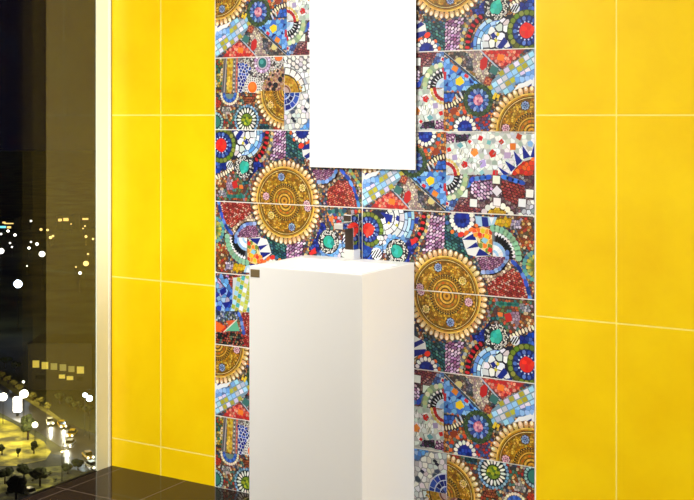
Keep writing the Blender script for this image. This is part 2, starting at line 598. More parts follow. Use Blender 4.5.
# ---- design A: red flower and fan on the left, medallion rising from the lower edge, harlequin and seed patch on the right
def decor_a():
    d = Decor()
    base(d)
    a = View(412, 210, 5.32, 3, 1)
    g = View(360, 160, 4.76, 3, 1)
    h = View(285, 198, 7.8, 3, 0, True)
    # right edge
    d.crackle(a.ps((530, 40), (645, 45), (645, 220), (590, 200), (560, 110)), .9, BROWN, (70, 45, 35))
    d.crackle(a.ps((525, 50), (585, 50), (575, 110), (540, 90)), .8, [(160, 140, 170), (130, 120, 150), (190, 180, 195)], (70, 60, 70))
    d.crackle(a.ps((440, 40), (532, 40), (525, 100), (490, 85), (440, 78)), 1.1, [(208, 166, 24), (190, 148, 20), (222, 184, 50)], (120, 92, 20), .92)
    d.poly(a.ps((338, 32), (455, 38), (440, 78), (380, 90), (345, 80)), (170, 205, 228))
    d.poly(a.ps((372, 36), (405, 38), (412, 88), (378, 90)), (26, 42, 130))
    d.poly(a.ps((412, 38), (440, 40), (425, 75)), (236, 238, 240))
    # purple rice and teal stones
    d.grains(a.ps((88, 28), (178, 30), (180, 195), (60, 230), (78, 140)), .82, PURP, (58, 32, 58), math.radians(-38), 1.75)
    d.grains(a.ps((178, 30), (212, 40), (225, 110), (270, 140), (285, 190), (320, 280), (176, 205)), .85, TEAL, (22, 40, 44), math.radians(25), 1.4)
    daisy(d, a.p(268, 48), a.r(44), 17)
    d.beads(a.p(268, 48), a.r(92), 9, a.r(12), a.r(11), [(226, 110, 50), (90, 130, 120), (60, 100, 160)], 20, 165)
    d.chain(a.ps((252, 135), (275, 125)), 1, a.r(20), a.r(14), (224, 48, 34))
    d.chain(a.ps((280, 128), (330, 95)), 2, a.r(17), a.r(11), (232, 112, 44))
    # harlequin with blue and white rays
    d.poly(a.ps((270, 152), (340, 100), (352, 190), (428, 242), (350, 250), (300, 236), (285, 200)), (236, 236, 232))
    d.poly(a.ps((270, 158), (334, 122), (344, 160)), (22, 34, 128))
    d.poly(a.ps((292, 206), (345, 170), (356, 196)), (24, 36, 132))
    d.poly(a.ps((342, 244), (362, 204), (424, 242)), (24, 36, 128))
    hq = a.ps((334, 104), (378, 86), (424, 104), (440, 152), (428, 215), (412, 238), (372, 206), (348, 158))
    d.crackle(hq, 1.45, [(238, 120, 36), (244, 208, 40), (222, 58, 36), (238, 150, 60), (246, 214, 60), (120, 140, 60), (226, 80, 40)], (240, 210, 140), .9)
    d.quad(a.p(390, 160), a.r(30), a.r(30), .6, (150, 215, 235))
    d.quad(a.p(400, 140), a.r(30), a.r(24), .4, (246, 214, 40))
    d.quad(a.p(418, 212), a.r(24), a.r(24), .4, (220, 44, 36))
    d.quad(a.p(362, 130), a.r(22), a.r(22), .4, (224, 60, 40))
    # black and white half wheel
    c = a.p(432, 246)
    d.ring(c, a.r(58), a.r(165), (110, 120, 110), 20, -92, 2)
    d.beads(c, a.r(150), 10, a.r(19), a.r(17), [(128, 182, 148), (150, 196, 160)], -90, 0)
    d.ring(c, a.r(78), a.r(130), (80, 80, 92), 20, -84, 2)
    d.beads(c, a.r(122), 9, a.r(11), a.r(10), (240, 240, 238), -80, -4)
    d.beads(c, a.r(100), 10, a.r(22), a.r(8), BLK, -76, 2)
    d.ring(c, 0.01, a.r(62), (238, 240, 244), 12, -90, 0)
    d.ring(c, a.r(22), a.r(36), (160, 200, 232), 10, -84, -5)
    d.ring(c, a.r(62), a.r(80), (148, 184, 226), 14, -88, 20)
    # purple half disc with blue beads
    d.grains(a.ps((352, 250), (505, 248), (500, 285), (470, 318), (420, 330), (370, 318)), .62, [(150, 96, 130), (175, 125, 155), (120, 74, 105), (196, 150, 175)], (66, 36, 60), .3, 1.1)
    d.chain(a.ps((510, 215), (508, 265), (480, 306), (430, 330), (372, 330)), 9, a.r(17), a.r(12), [(96, 130, 210), (130, 160, 225), (160, 180, 225)])
    # seeds and pale pebbles
    d.crackle(a.ps((515, 270), (545, 320), (480, 350), (410, 385), (365, 345), (440, 345), (490, 320)), .85, [(214, 190, 160), (180, 150, 120), (232, 214, 190), (150, 110, 90)], (90, 64, 52))
    d.grains(a.ps((405, 392), (470, 350), (535, 312), (580, 340), (612, 420), (630, 492), (412, 470)), .62, REDS + [(214, 170, 150)], (88, 30, 28), math.radians(18), 1.35)
    d.chain(a.ps((532, 268), (570, 305), (600, 360), (620, 425), (636, 492)), 6, a.r(26), a.r(12), [(48, 88, 186), (30, 60, 150), (90, 140, 215)])
    c = a.p(668, 300)
    d.beads(c, a.r(40), 10, a.r(26), a.r(10), [(196, 180, 70), (150, 170, 90)], 90, 270)
    d.beads(c, a.r(74), 16, a.r(12), a.r(12), [(90, 160, 150), (70, 130, 170), (120, 180, 160)], 70, 290)
    # left half: fan, chevron beads, flower
    d.poly(g.ps((60, 240), (250, 240), (240, 330), (180, 400), (110, 430), (60, 400)), (34, 36, 56))
    fan(d, g.p(110, 270), g.r(8), g.r(128), -50, 130, 4, 7, WHT, (34, 36, 56))
    fan(d, g.p(110, 270), g.r(128), g.r(184), -12, 110, 3, 6, ICE + [(84, 130, 205), (225, 238, 246), (110, 160, 225)], (50, 70, 110))
    for q in (((118, 252), (160, 262), (152, 300), (126, 300)), ((178, 262), (192, 268), (186, 292), (172, 284)), ((265, 275), (284, 272), (276, 305), (262, 300)), ((100, 250), (120, 250), (122, 275))):
        d.poly(g.ps(*q), (26, 42, 135))
    for q in (((140, 300), (160, 318)), ((178, 310), (190, 322))):
        d.quad(g.p(*q[0]), g.r(14), g.r(14), .5, (214, 196, 60))
    d.stroke(g.ps((310, 260), (300, 330), (268, 385), (220, 432)), g.r(26), (40, 18, 20))
    d.chain(g.ps((306, 262), (298, 330), (268, 382), (222, 428)), 14, g.r(8), g.r(12), [(196, 36, 42), (34, 18, 22)])
    d.chain(g.ps((332, 262), (318, 335), (285, 395), (240, 430)), 12, g.r(9), g.r(10), [(206, 180, 90), (150, 156, 160), (214, 196, 130), (110, 110, 110)])
    red_flower(d, g.p(42, 330), g.r(33))
    d.poly(g.ps((8, 395), (60, 420), (62, 480), (8, 480)), (26, 60, 160))
    d.crackle(g.ps((8, 395), (60, 420), (62, 480), (8, 480)), 1.2, [(30, 66, 170), (20, 44, 130), (60, 100, 190)], None, .9)
    d.ring(g.p(82, 446), 0.01, g.r(32), (236, 236, 236), 12)
    for i in range(-2, 3):
        d.stroke(g.ps((66 + i * 13, 470 - abs(i) * 4), (90 + i * 13, 426 + abs(i) * 4)), g.r(6), BLK)
    # hidden corner, taken from the turned copy of the tile
    d.crackle(h.ps((330, 95), (590, 100), (590, 200), (470, 260), (400, 250), (330, 220)), 1.1, [(60, 130, 120), (200, 60, 40), (170, 160, 170), (190, 150, 90), (90, 60, 50), (220, 140, 70), (50, 70, 130)], (60, 50, 48))
    d.chain(h.ps((340, 110), (400, 100), (480, 100)), 5, h.r(22), h.r(18), TEAL)
    d.quad(h.p(425, 190), h.r(44), h.r(36), .2, (200, 32, 40))
    d.quad(h.p(365, 170), h.r(36), h.r(26), .2, (228, 110, 50))
    d.crackle(h.ps((300, 180), (330, 230), (280, 330), (270, 420), (190, 400), (250, 300)), 1.0, NAVY, (20, 20, 60))
    d.crackle(h.ps((250, 440), (300, 390), (430, 385), (470, 430), (400, 460)), 1.5, [(110, 165, 225), (150, 195, 235), (80, 130, 205)], (60, 80, 120), .9)
    d.poly(h.ps((205, 410), (240, 385), (250, 430), (215, 440)), (214, 44, 40))
    d.crackle(h.ps((430, 400), (480, 380), (480, 470), (420, 470)), 1.3, WHT, (60, 60, 70))
    teal_disc(d, h.p(345, 340), h.r(50))
    medallion(d, a.p(180, 442), RM, [(a.p(142, 305), BLUE_B), (a.p(272, 376), YEL_B), (a.p(45, 412), PINK_B), (a.p(300, 500), PINK_B), (a.p(70, 530), YEL_B), (a.p(205, 600), BLUE_B)])
    return d


# ---- design B: medallion hanging from the upper edge, fan and red flower at the lower right
def decor_b():
    d = Decor()
    base(d)
    b = View(412, 292, 5.21, 4, 1)
    q = View(285, 150, 7.69, 2, 0, True)
    w = View(212, 126, 5.95, 2, 0, True)
    # hidden left part from the turned copy: seed patch, purple beads, blue chain
    d.grains(q.ps((330, 320), (410, 230), (500, 240), (545, 330), (560, 450), (330, 440)), .62, REDS + [(220, 130, 100)], (86, 30, 26), math.radians(18), 1.35)
    d.chain(q.ps((430, 150), (490, 215), (535, 300), (560, 380), (575, 445)), 6, q.r(34), q.r(15), [(48, 92, 196), (30, 66, 160), (96, 150, 222)])
    d.crackle(q.ps((250, 290), (300, 300), (400, 230), (440, 190), (420, 160), (400, 215), (330, 265), (260, 270)), .9, [(214, 190, 160), (180, 150, 120), (150, 110, 90)], (90, 64, 52))
    d.grains(q.ps((210, 150), (390, 150), (370, 210), (310, 240), (250, 235)), .6, [(150, 96, 130), (175, 125, 155), (120, 74, 105), (196, 150, 175)], (60, 30, 56), .3, 1.1)
    d.chain(q.ps((402, 150), (375, 205), (320, 245), (250, 245)), 6, q.r(22), q.r(16), [(100, 140, 215), (140, 170, 226)])
    d.chain(q.ps((500, 150), (540, 210), (590, 280)), 6, q.r(18), q.r(14), [(120, 180, 150), (190, 180, 70)])
    # visible part
    d.crackle(b.ps((405, 30), (640, 40), (640, 190), (520, 220), (400, 170)), 1.0, [(120, 70, 45), (150, 130, 140), (60, 120, 112), (190, 90, 50), (90, 60, 50), (180, 160, 170), (110, 120, 70)], (58, 46, 44))
    d.chain(b.ps((440, 58), (560, 66)), 6, b.r(15), b.r(12), [(50, 130, 115), (40, 105, 100)])
    d.quad(b.p(505, 132), b.r(38), b.r(44), -.3, (196, 48, 40))
    d.quad(b.p(462, 116), b.r(30), b.r(22), 0.1, (232, 120, 60))
    d.crackle(b.ps((520, 100), (570, 100), (560, 165), (525, 160)), .9, [(186, 160, 176), (150, 120, 140)], (80, 60, 70))
    d.crackle(b.ps((560, 65), (620, 70), (620, 110), (570, 100)), .8, [(130, 130, 140), (180, 180, 186)], (60, 60, 66))
    d.crackle(b.ps((570, 110), (640, 100), (640, 180), (560, 180)), .9, BROWN, (70, 40, 30))
    d.crackle(b.ps((410, 130), (450, 125), (450, 150), (410, 150)), .9, TEAL, (30, 50, 50))
    d.crackle(b.ps((315, 230), (370, 200), (415, 140), (400, 200), (380, 265), (330, 265)), .95, NAVY, (18, 18, 60))
    d.grains(b.ps((172, 262), (285, 258), (252, 320), (240, 445), (172, 425)), .82, PURP, (58, 32, 58), math.radians(-38), 1.75)
    d.grains(b.ps((60, 210), (110, 262), (176, 262), (174, 425), (120, 360), (70, 300)), .85, TEAL, (22, 40, 44), math.radians(25), 1.4)
    d.poly(b.ps((14, 225), (72, 260), (78, 300), (14, 345)), (236, 236, 232))
    d.poly(b.ps((14, 262), (50, 246), (68, 262), (14, 290)), (26, 36, 128))
    d.poly(b.ps((14, 300), (76, 296), (70, 318), (14, 338)), (24, 36, 132))
    d.chain(b.ps((66, 330), (100, 312)), 1, b.r(20), b.r(15), (226, 50, 34))
    d.chain(b.ps((30, 345), (62, 332)), 1, b.r(16), b.r(12), (232, 112, 44))
    d.chain(b.ps((120, 350), (150, 410)), 3, b.r(11), b.r(10), [(232, 112, 44), (60, 110, 160)])
    daisy(d, b.p(78, 402), b.r(40), 15)
    fan(d, b.p(455, 428), b.r(84), b.r(150), 165, 292, 3, 6, ICE + [(84, 130, 205), (225, 238, 246), (110, 160, 225)], (50, 70, 110))
    d.crackle(b.ps((400, 262), (490, 275), (470, 305), (420, 300)), 1.1, [(84, 130, 205), (110, 150, 215)], (50, 60, 110), .9)
    d.crackle(b.ps((530, 276), (528, 320), (500, 400), (545, 495), (362, 470), (388, 385), (442, 325), (480, 290)), 2.3, WHT, (30, 32, 52), .84)
    for p in (((482, 392), (502, 420), (470, 455), (445, 440)), ((412, 372), (430, 362), (444, 384), (425, 396)), ((308, 400), (322, 390), (324, 425), (312, 420)), ((498, 450), (522, 448), (518, 478), (495, 474))):
        d.poly(b.ps(*p), (26, 42, 132))
    for p in ((440, 404), (450, 374)):
        d.quad(b.p(*p), b.r(16), b.r(16), .5, (206, 196, 50))
    d.stroke(b.ps((372, 268), (330, 300), (300, 360), (288, 445)), b.r(30), (44, 20, 20))
    d.chain(b.ps((365, 265), (325, 302), (298, 360), (288, 440)), 14, b.r(9), b.r(14), [(196, 36, 42), (34, 18, 22)])
    d.chain(b.ps((340, 255), (292, 292), (268, 350), (256, 436)), 12, b.r(10), b.r(11), [(206, 180, 90), (150, 156, 160), (214, 196, 130), (110, 110, 110)])
    # blue patch with pale petals at the right
    d.crackle(b.ps((545, 250), (640, 200), (640, 300), (560, 290)), 1.4, [(30, 66, 170), (20, 44, 130), (60, 100, 190)], (20, 30, 80), .9)
    d.stroke(b.ps((512, 240), (560, 212), (640, 185)), b.r(22), (70, 50, 40))
    d.chain(b.ps((512, 238), (560, 210), (640, 182)), 8, b.r(7), b.r(14), (240, 226, 196))
    d.ring(b.p(540, 252), 0.01, b.r(26), (220, 222, 226), 12)
    for i in range(-1, 2):
        d.stroke(b.ps((528 + i * 14, 268), (548 + i * 14, 236)), b.r(7), BLK)
    teal_disc(d, b.p(442, 232), b.r(36))
    red_flower(d, b.p(600, 378), b.r(40))
    medallion(d, b.p(184, 20), RM, [(b.p(75, 88), YEL_B), (b.p(203, 157), BLUE_B), (b.p(298, 52), PINK_B), (b.p(50, -5), PINK_B), (b.p(275, -50), YEL_B), (b.p(145, -112), BLUE_B)])
    return d


# ---- design C: blue band, squares, flower, medallion in the lower right corner; left half read from the turned copy
def decor_c():
    d = Decor()
    base(d)
    c = View(412, 48, 5.42, 1, 1)
    D = View(412, 128, 5.42, 2, 1, True)
    g = View(360, 160, 4.76, 2, 1, True)
    # ---- left half
    d.clip = (0.16, 29.6, 0.16, PITCH - 0.16)
    wh = D.ps((180, 20), (670, 30), (670, 160), (540, 255), (180, 255))
    d.crackle(wh, 1.5, [(244, 244, 240), (232, 234, 232), (250, 250, 246), (222, 226, 222), (184, 188, 184)], (196, 198, 194), .88)
    d.grains(D.ps((180, 30), (240, 30), (230, 80), (190, 85)), .75, PURP, (60, 34, 60), .5, 1.5)
    d.grains(D.ps((235, 35), (320, 35), (300, 70), (240, 80)), .75, [(50, 40, 60), (90, 60, 100), (40, 70, 80), (120, 90, 120)], (24, 20, 30), .5, 1.4)
    for x, y, s_, col in ((375, 55, 32, (205, 36, 36)), (487, 75, 30, (205, 36, 36)), (440, 140, 42, (205, 34, 36)), (288, 198, 38, (200, 36, 36)), (203, 118, 30, (205, 36, 36)),
                          (455, 243, 36, (205, 36, 36)), (315, 72, 22, (205, 36, 36)), (582, 48, 36, (170, 56, 40)), (340, 130, 42, (240, 140, 60)), (550, 100, 44, (242, 128, 36)),
                          (235, 158, 36, (186, 160, 210)), (385, 192, 46, (186, 160, 210)), (520, 148, 46, (186, 160, 210)), (265, 95, 36, (120, 176, 190)), (420, 78, 28, (120, 176, 190)), (382, 243, 30, (150, 200, 220)), (645, 85, 34, (140, 196, 232))):
        d.up()
        n = rng.choice((4, 5))
        t0 = rng.uniform(0, 6)
        p = D.p(x, y)
        rr = D.r(s_) * .56
        d.add([(p[0] + rr * rng.uniform(.85, 1.2) * math.cos(t0 + i * 6.283 / n), p[1] + rr * rng.uniform(.85, 1.2) * math.sin(t0 + i * 6.283 / n)) for i in range(n)], col, .05)
    for i in range(26):
        x, y = rng.uniform(250, 560), rng.uniform(70, 235)
        d.stroke(D.ps((x, y), (x + rng.uniform(-14, 14), y + rng.uniform(8, 26))), D.r(5), (128, 132, 126))
    for p in (((505, 176), (565, 212), (540, 238)), ((553, 122), (602, 178), (570, 208)), ((600, 92), (645, 156), (606, 168)), ((668, 80), (668, 160), (644, 158)), ((466, 208), (535, 252), (500, 255))):
        d.poly(D.ps(*p), (26, 40, 138))
    d.crackle(D.ps((538, 256), (565, 214), (608, 182), (668, 162), (668, 262), (560, 262)), 1.3, [(232, 84, 36), (220, 60, 34), (240, 116, 50), (200, 44, 34)], (120, 60, 40), .9)
    d.crackle(D.ps((590, 262), (670, 262), (670, 330), (605, 325)), .9, BROWN, (60, 36, 30))
    d.crackle(D.ps((180, 255), (670, 258), (670, 500), (180, 480)), 1.0, [(96, 70, 76), (130, 96, 100), (150, 140, 140), (80, 50, 60)], (50, 36, 42))
    d.grains(D.ps((318, 280), (432, 285), (445, 330), (420, 385), (375, 400), (318, 352)), .85, PURP, (58, 36, 66), math.radians(40), 1.6)
    d.grains(D.ps((485, 285), (605, 305), (618, 370), (565, 420), (490, 370)), .8, [(150, 60, 56), (170, 80, 70), (130, 46, 46)], (60, 26, 26), math.radians(15), 1.4)
    d.grains(D.ps((222, 425), (310, 378), (375, 440), (350, 480), (220, 480)), .75, MAROON, (60, 34, 40), math.radians(15), 1.3)
    d.crackle(D.ps((590, 430), (670, 380), (670, 500), (590, 500)), 1.4, [(190, 192, 196), (225, 226, 228), (160, 162, 168)], (90, 90, 96), .86)
    d.chain(D.ps((300, 318), (330, 278), (430, 264)), 5, D.r(22), D.r(14), [(60, 110, 205), (40, 80, 180), (100, 150, 225)])
    d.chain(D.ps((490, 262), (610, 300)), 4, D.r(24), D.r(13), [(60, 110, 205), (40, 80, 180)])
    cc = D.p(464, 508)
    d.disc(cc, D.r(112), (70, 52, 50))
    d.beads(cc, D.r(92), 11, D.r(18), D.r(17), (232, 228, 218), -5, 190)
    d.disc(cc, D.r(74), (60, 44, 24))
    d.crackle([(cc[0] + D.r(72) * math.cos(i * .3), cc[1] + D.r(72) * math.sin(i * .3)) for i in range(21)], .8, [(206, 166, 40), (186, 144, 28), (222, 184, 70)], (120, 90, 24), .9)
    for x, y, an in ((460, 280, .05), (463, 341, .78), (285, 353, .05), (336, 406, .05), (464, 400, .05), (600, 406, .05), (641, 355, .05)):
        d.up()
        d.quad(D.p(x, y), D.r(48), D.r(48), an, (60, 48, 50), 0)
        d.up()
        d.quad(D.p(x, y), D.r(43), D.r(43), an, (240, 238, 230), .03)
    # half wheel, left of the seam
    d.ring(D.p(182, 256), 0.01, D.r(150), (120, 130, 120), 16, 180, 270)
    penguins(d, D.p(182, 256), D.r(94), 180, 270, 7)
    d.ring(D.p(182, 256), D.r(60), D.r(75), (200, 90, 40), 10, 90, 180)
    d.beads(D.p(182, 252), D.r(64), 6, D.r(11), D.r(12), [(200, 50, 40), (180, 40, 40)], 95, 175)
    d.beads(D.p(182, 252), D.r(84), 7, D.r(9), D.r(10), [(226, 206, 110), (200, 180, 90)], 95, 175)
    d.poly(D.ps((170, 360), (190, 330), (200, 360), (180, 372)), (190, 40, 46))
    d.crackle(D.ps((178, 380), (262, 372), (232, 430), (178, 470)), 1.0, [(90, 130, 200), (70, 100, 170), (140, 170, 215), (60, 80, 140)], (40, 50, 80))
    d.chain(D.ps((195, 382), (260, 366), (290, 300), (295, 265)), 7, D.r(15), D.r(15), [(190, 210, 160), (216, 224, 190), (160, 190, 140)])
    d.quad(D.p(192, 410), D.r(28), D.r(24), .3, (236, 232, 226))
    d.quad(D.p(192, 410), D.r(18), D.r(16), .3, (190, 32, 38))
    # ---- right half
    d.clip = (29.6, 59.84, 0.16, PITCH - 0.16)
    d.crackle(c.ps((170, 0), (310, 0), (430, 220), (400, 232), (300, 140)), .95, [(120, 95, 75), (160, 140, 115), (90, 84, 84), (190, 176, 150), (70, 64, 64), (150, 110, 60)], (60, 52, 48))
    d.crackle(c.ps((300, 10), (375, 10), (420, 150), (390, 200), (340, 130)), .75, [(196, 180, 160), (170, 150, 140), (214, 200, 180), (150, 130, 130)], (110, 96, 90))
    d.crackle(c.ps((290, 20), (330, 60), (335, 125), (300, 110)), .8, [(84, 84, 92), (60, 60, 70), (120, 120, 124)], (40, 40, 44))
    d.chain(c.ps((236, 78), (276, 62)), 1, c.r(24), c.r(19), (206, 176, 120))
    d.poly(c.ps((165, 40), (300, 140), (410, 242), (165, 242)), (70, 110, 170))
    d.crackle(c.ps((165, 40), (300, 140), (410, 242), (165, 242)), 1.7, SKY, None, .90)
    for p in (((242, 148), (278, 118), (266, 150)), ((312, 200), (358, 205), (350, 230)), ((180, 205), (200, 180), (196, 210)), ((310, 160), (340, 190), (318, 192)), ((196, 140), (214, 150), (204, 168))):
        d.poly(c.ps(*p), (22, 34, 120))
    d.up()
    d.quad(c.p(236, 112), c.r(36), c.r(30), .55, (242, 128, 48))
    d.up()
    d.add(c.ps((240, 170), (268, 152), (288, 186), (262, 206), (240, 196)), (248, 208, 30), 0)
    d.quad(c.p(298, 152), c.r(26), c.r(18), .55, (206, 36, 48))
    d.quad(c.p(180, 150), c.r(20), c.r(44), .1, (190, 38, 48))
    d.quad(c.p(370, 216), c.r(30), c.r(30), .4, (190, 160, 205))
    d.stroke(c.ps((165, 18), (300, 130), (425, 240)), c.r(11), (56, 66, 84))
    d.stroke(c.ps((165, 12), (300, 124), (425, 234)), c.r(3), (170, 186, 196))
    # squares
    sq = c.ps((440, 175), (520, 100), (670, 0), (670, 140), (590, 150), (540, 245), (410, 245), (405, 215))
    d.poly(sq, (120, 150, 170))
    for i in range(-2, 13):
        for j in range(-1, 9):
            x, y = 425 + i * 27 + j * 17, 215 - i * 17 + j * 27
            P = c.p(x, y)
            if inside(P, sq):
                t = (i * 3 + j * 5 + (i * j) % 3) % 7
                col = ((178, 170, 50), (150, 200, 236), (205, 200, 222), (165, 212, 240), (190, 182, 60), (130, 190, 232), (226, 226, 236))[t]
                d.quad(P, c.r(29), c.r(26), math.radians(-30), col)
    d.poly(c.ps((372, 10), (620, 4), (570, 55), (492, 112)), (150, 60, 56))
    d.crackle(c.ps((372, 10), (620, 4), (570, 55), (492, 112)), .95, [(206, 50, 44), (224, 100, 80), (190, 40, 44), (226, 150, 130)], None, .88)
    d.up()
    d.quad(c.p(484, 52), c.r(40), c.r(32), .2, (244, 124, 40))
    d.stroke(c.ps((370, 10), (480, 120)), c.r(8), (190, 198, 206))
    d.up()
    d.add(c.ps((374, 66), (398, 46), (414, 58), (408, 104), (384, 122), (370, 108)), (190, 40, 40), 0)
    d.quad(c.p(448, 120), c.r(46), c.r(44), .5, (60, 126, 112))
    d.quad(c.p(415, 180), c.r(42), c.r(42), .4, (150, 62, 44))
    d.beads(c.p(415, 180), c.r(12), 6, c.r(5), c.r(5), (206, 120, 80))
    # blue swirl
    d.poly(c.ps((540, 245), (585, 190), (670, 130), (670, 250)), (238, 240, 240))
    d.crackle(c.ps((560, 200), (575, 160), (670, 110), (670, 150), (610, 188)), 1.5, [(84, 132, 210), (110, 160, 225), (150, 190, 235)], (90, 120, 170), .92)
    d.poly(c.ps((622, 214), (652, 192), (650, 226)), (26, 42, 126))
    # lower band
    d.crackle(c.ps((165, 238), (330, 238), (310, 345), (420, 460), (165, 460)), 1.0, [(190, 96, 40), (160, 70, 34), (206, 140, 70), (120, 54, 34), (90, 110, 100), (60, 100, 140), (220, 170, 110)], (70, 44, 34), .84)
    d.crackle(c.ps((165, 240), (250, 240), (215, 290), (165, 300)), 1.2, [(36, 80, 176), (60, 110, 200), (24, 50, 140)], (30, 50, 90), .9)
    d.stroke(c.ps((165, 318), (235, 305), (292, 246)), c.r(34), (60, 44, 40))
    d.chain(c.ps((165, 322), (225, 306), (296, 252)), 9, c.r(6), c.r(14), (238, 222, 190))
    d.chain(c.ps((240, 268), (285, 240)), 4, c.r(6), c.r(18), [(200, 206, 214), (40, 44, 60)])
    d.stroke(c.ps((235, 318), (262, 352)), c.r(6), (226, 206, 170))
    d.poly(c.ps((205, 335), (245, 320), (258, 350), (220, 368)), (146, 60, 34))
    d.crackle(c.ps((330, 365), (440, 340), (430, 458), (330, 458)), .85, [(190, 50, 46), (60, 80, 140), (150, 150, 160), (100, 60, 80), (206, 120, 60)], (50, 40, 48), .82)
    d.beads(c.p(290, 432), c.r(88), 11, c.r(12), c.r(11), [(226, 112, 50), (70, 120, 160), (206, 60, 44), (120, 130, 120)], 180, 330)
    daisy(d, c.p(290, 436), c.r(40), 15)
    cc = c.p(362, 283)
    d.disc(cc, c.r(90), (40, 58, 38))
    d.crackle([(cc[0] + c.r(90) * math.cos(i * .3), cc[1] + c.r(90) * math.sin(i * .3)) for i in range(21)], .7, [(62, 88, 50), (84, 104, 64), (44, 62, 44), (60, 74, 60)], None, .84)
    d.disc(cc, c.r(62), (34, 48, 100))
    d.beads(cc, c.r(52), 16, c.r(14), c.r(9), [(74, 98, 170), (128, 150, 205), (48, 70, 140), (150, 170, 214)])
    d.beads(cc, c.r(38), 14, c.r(9), c.r(7), [(90, 130, 200), (40, 60, 140)])
    d.disc(cc, c.r(29), (190, 110, 130))
    d.crackle([(cc[0] + c.r(26) * math.cos(i * .45), cc[1] + c.r(26) * math.sin(i * .45)) for i in range(14)], .8, [(206, 130, 146), (176, 96, 124), (220, 156, 166)], None, .92)
    for x, y in ((455, 252), (470, 262), (448, 268)):
        d.quad(c.p(x, y), c.r(16), c.r(20), .4, (226, 190, 50))
    medallion(d, c.p(652, 456), RM, [(c.p(617, 312), BLUE_B), (c.p(512, 436), PINK_B)])
    d.clip = None
    return d


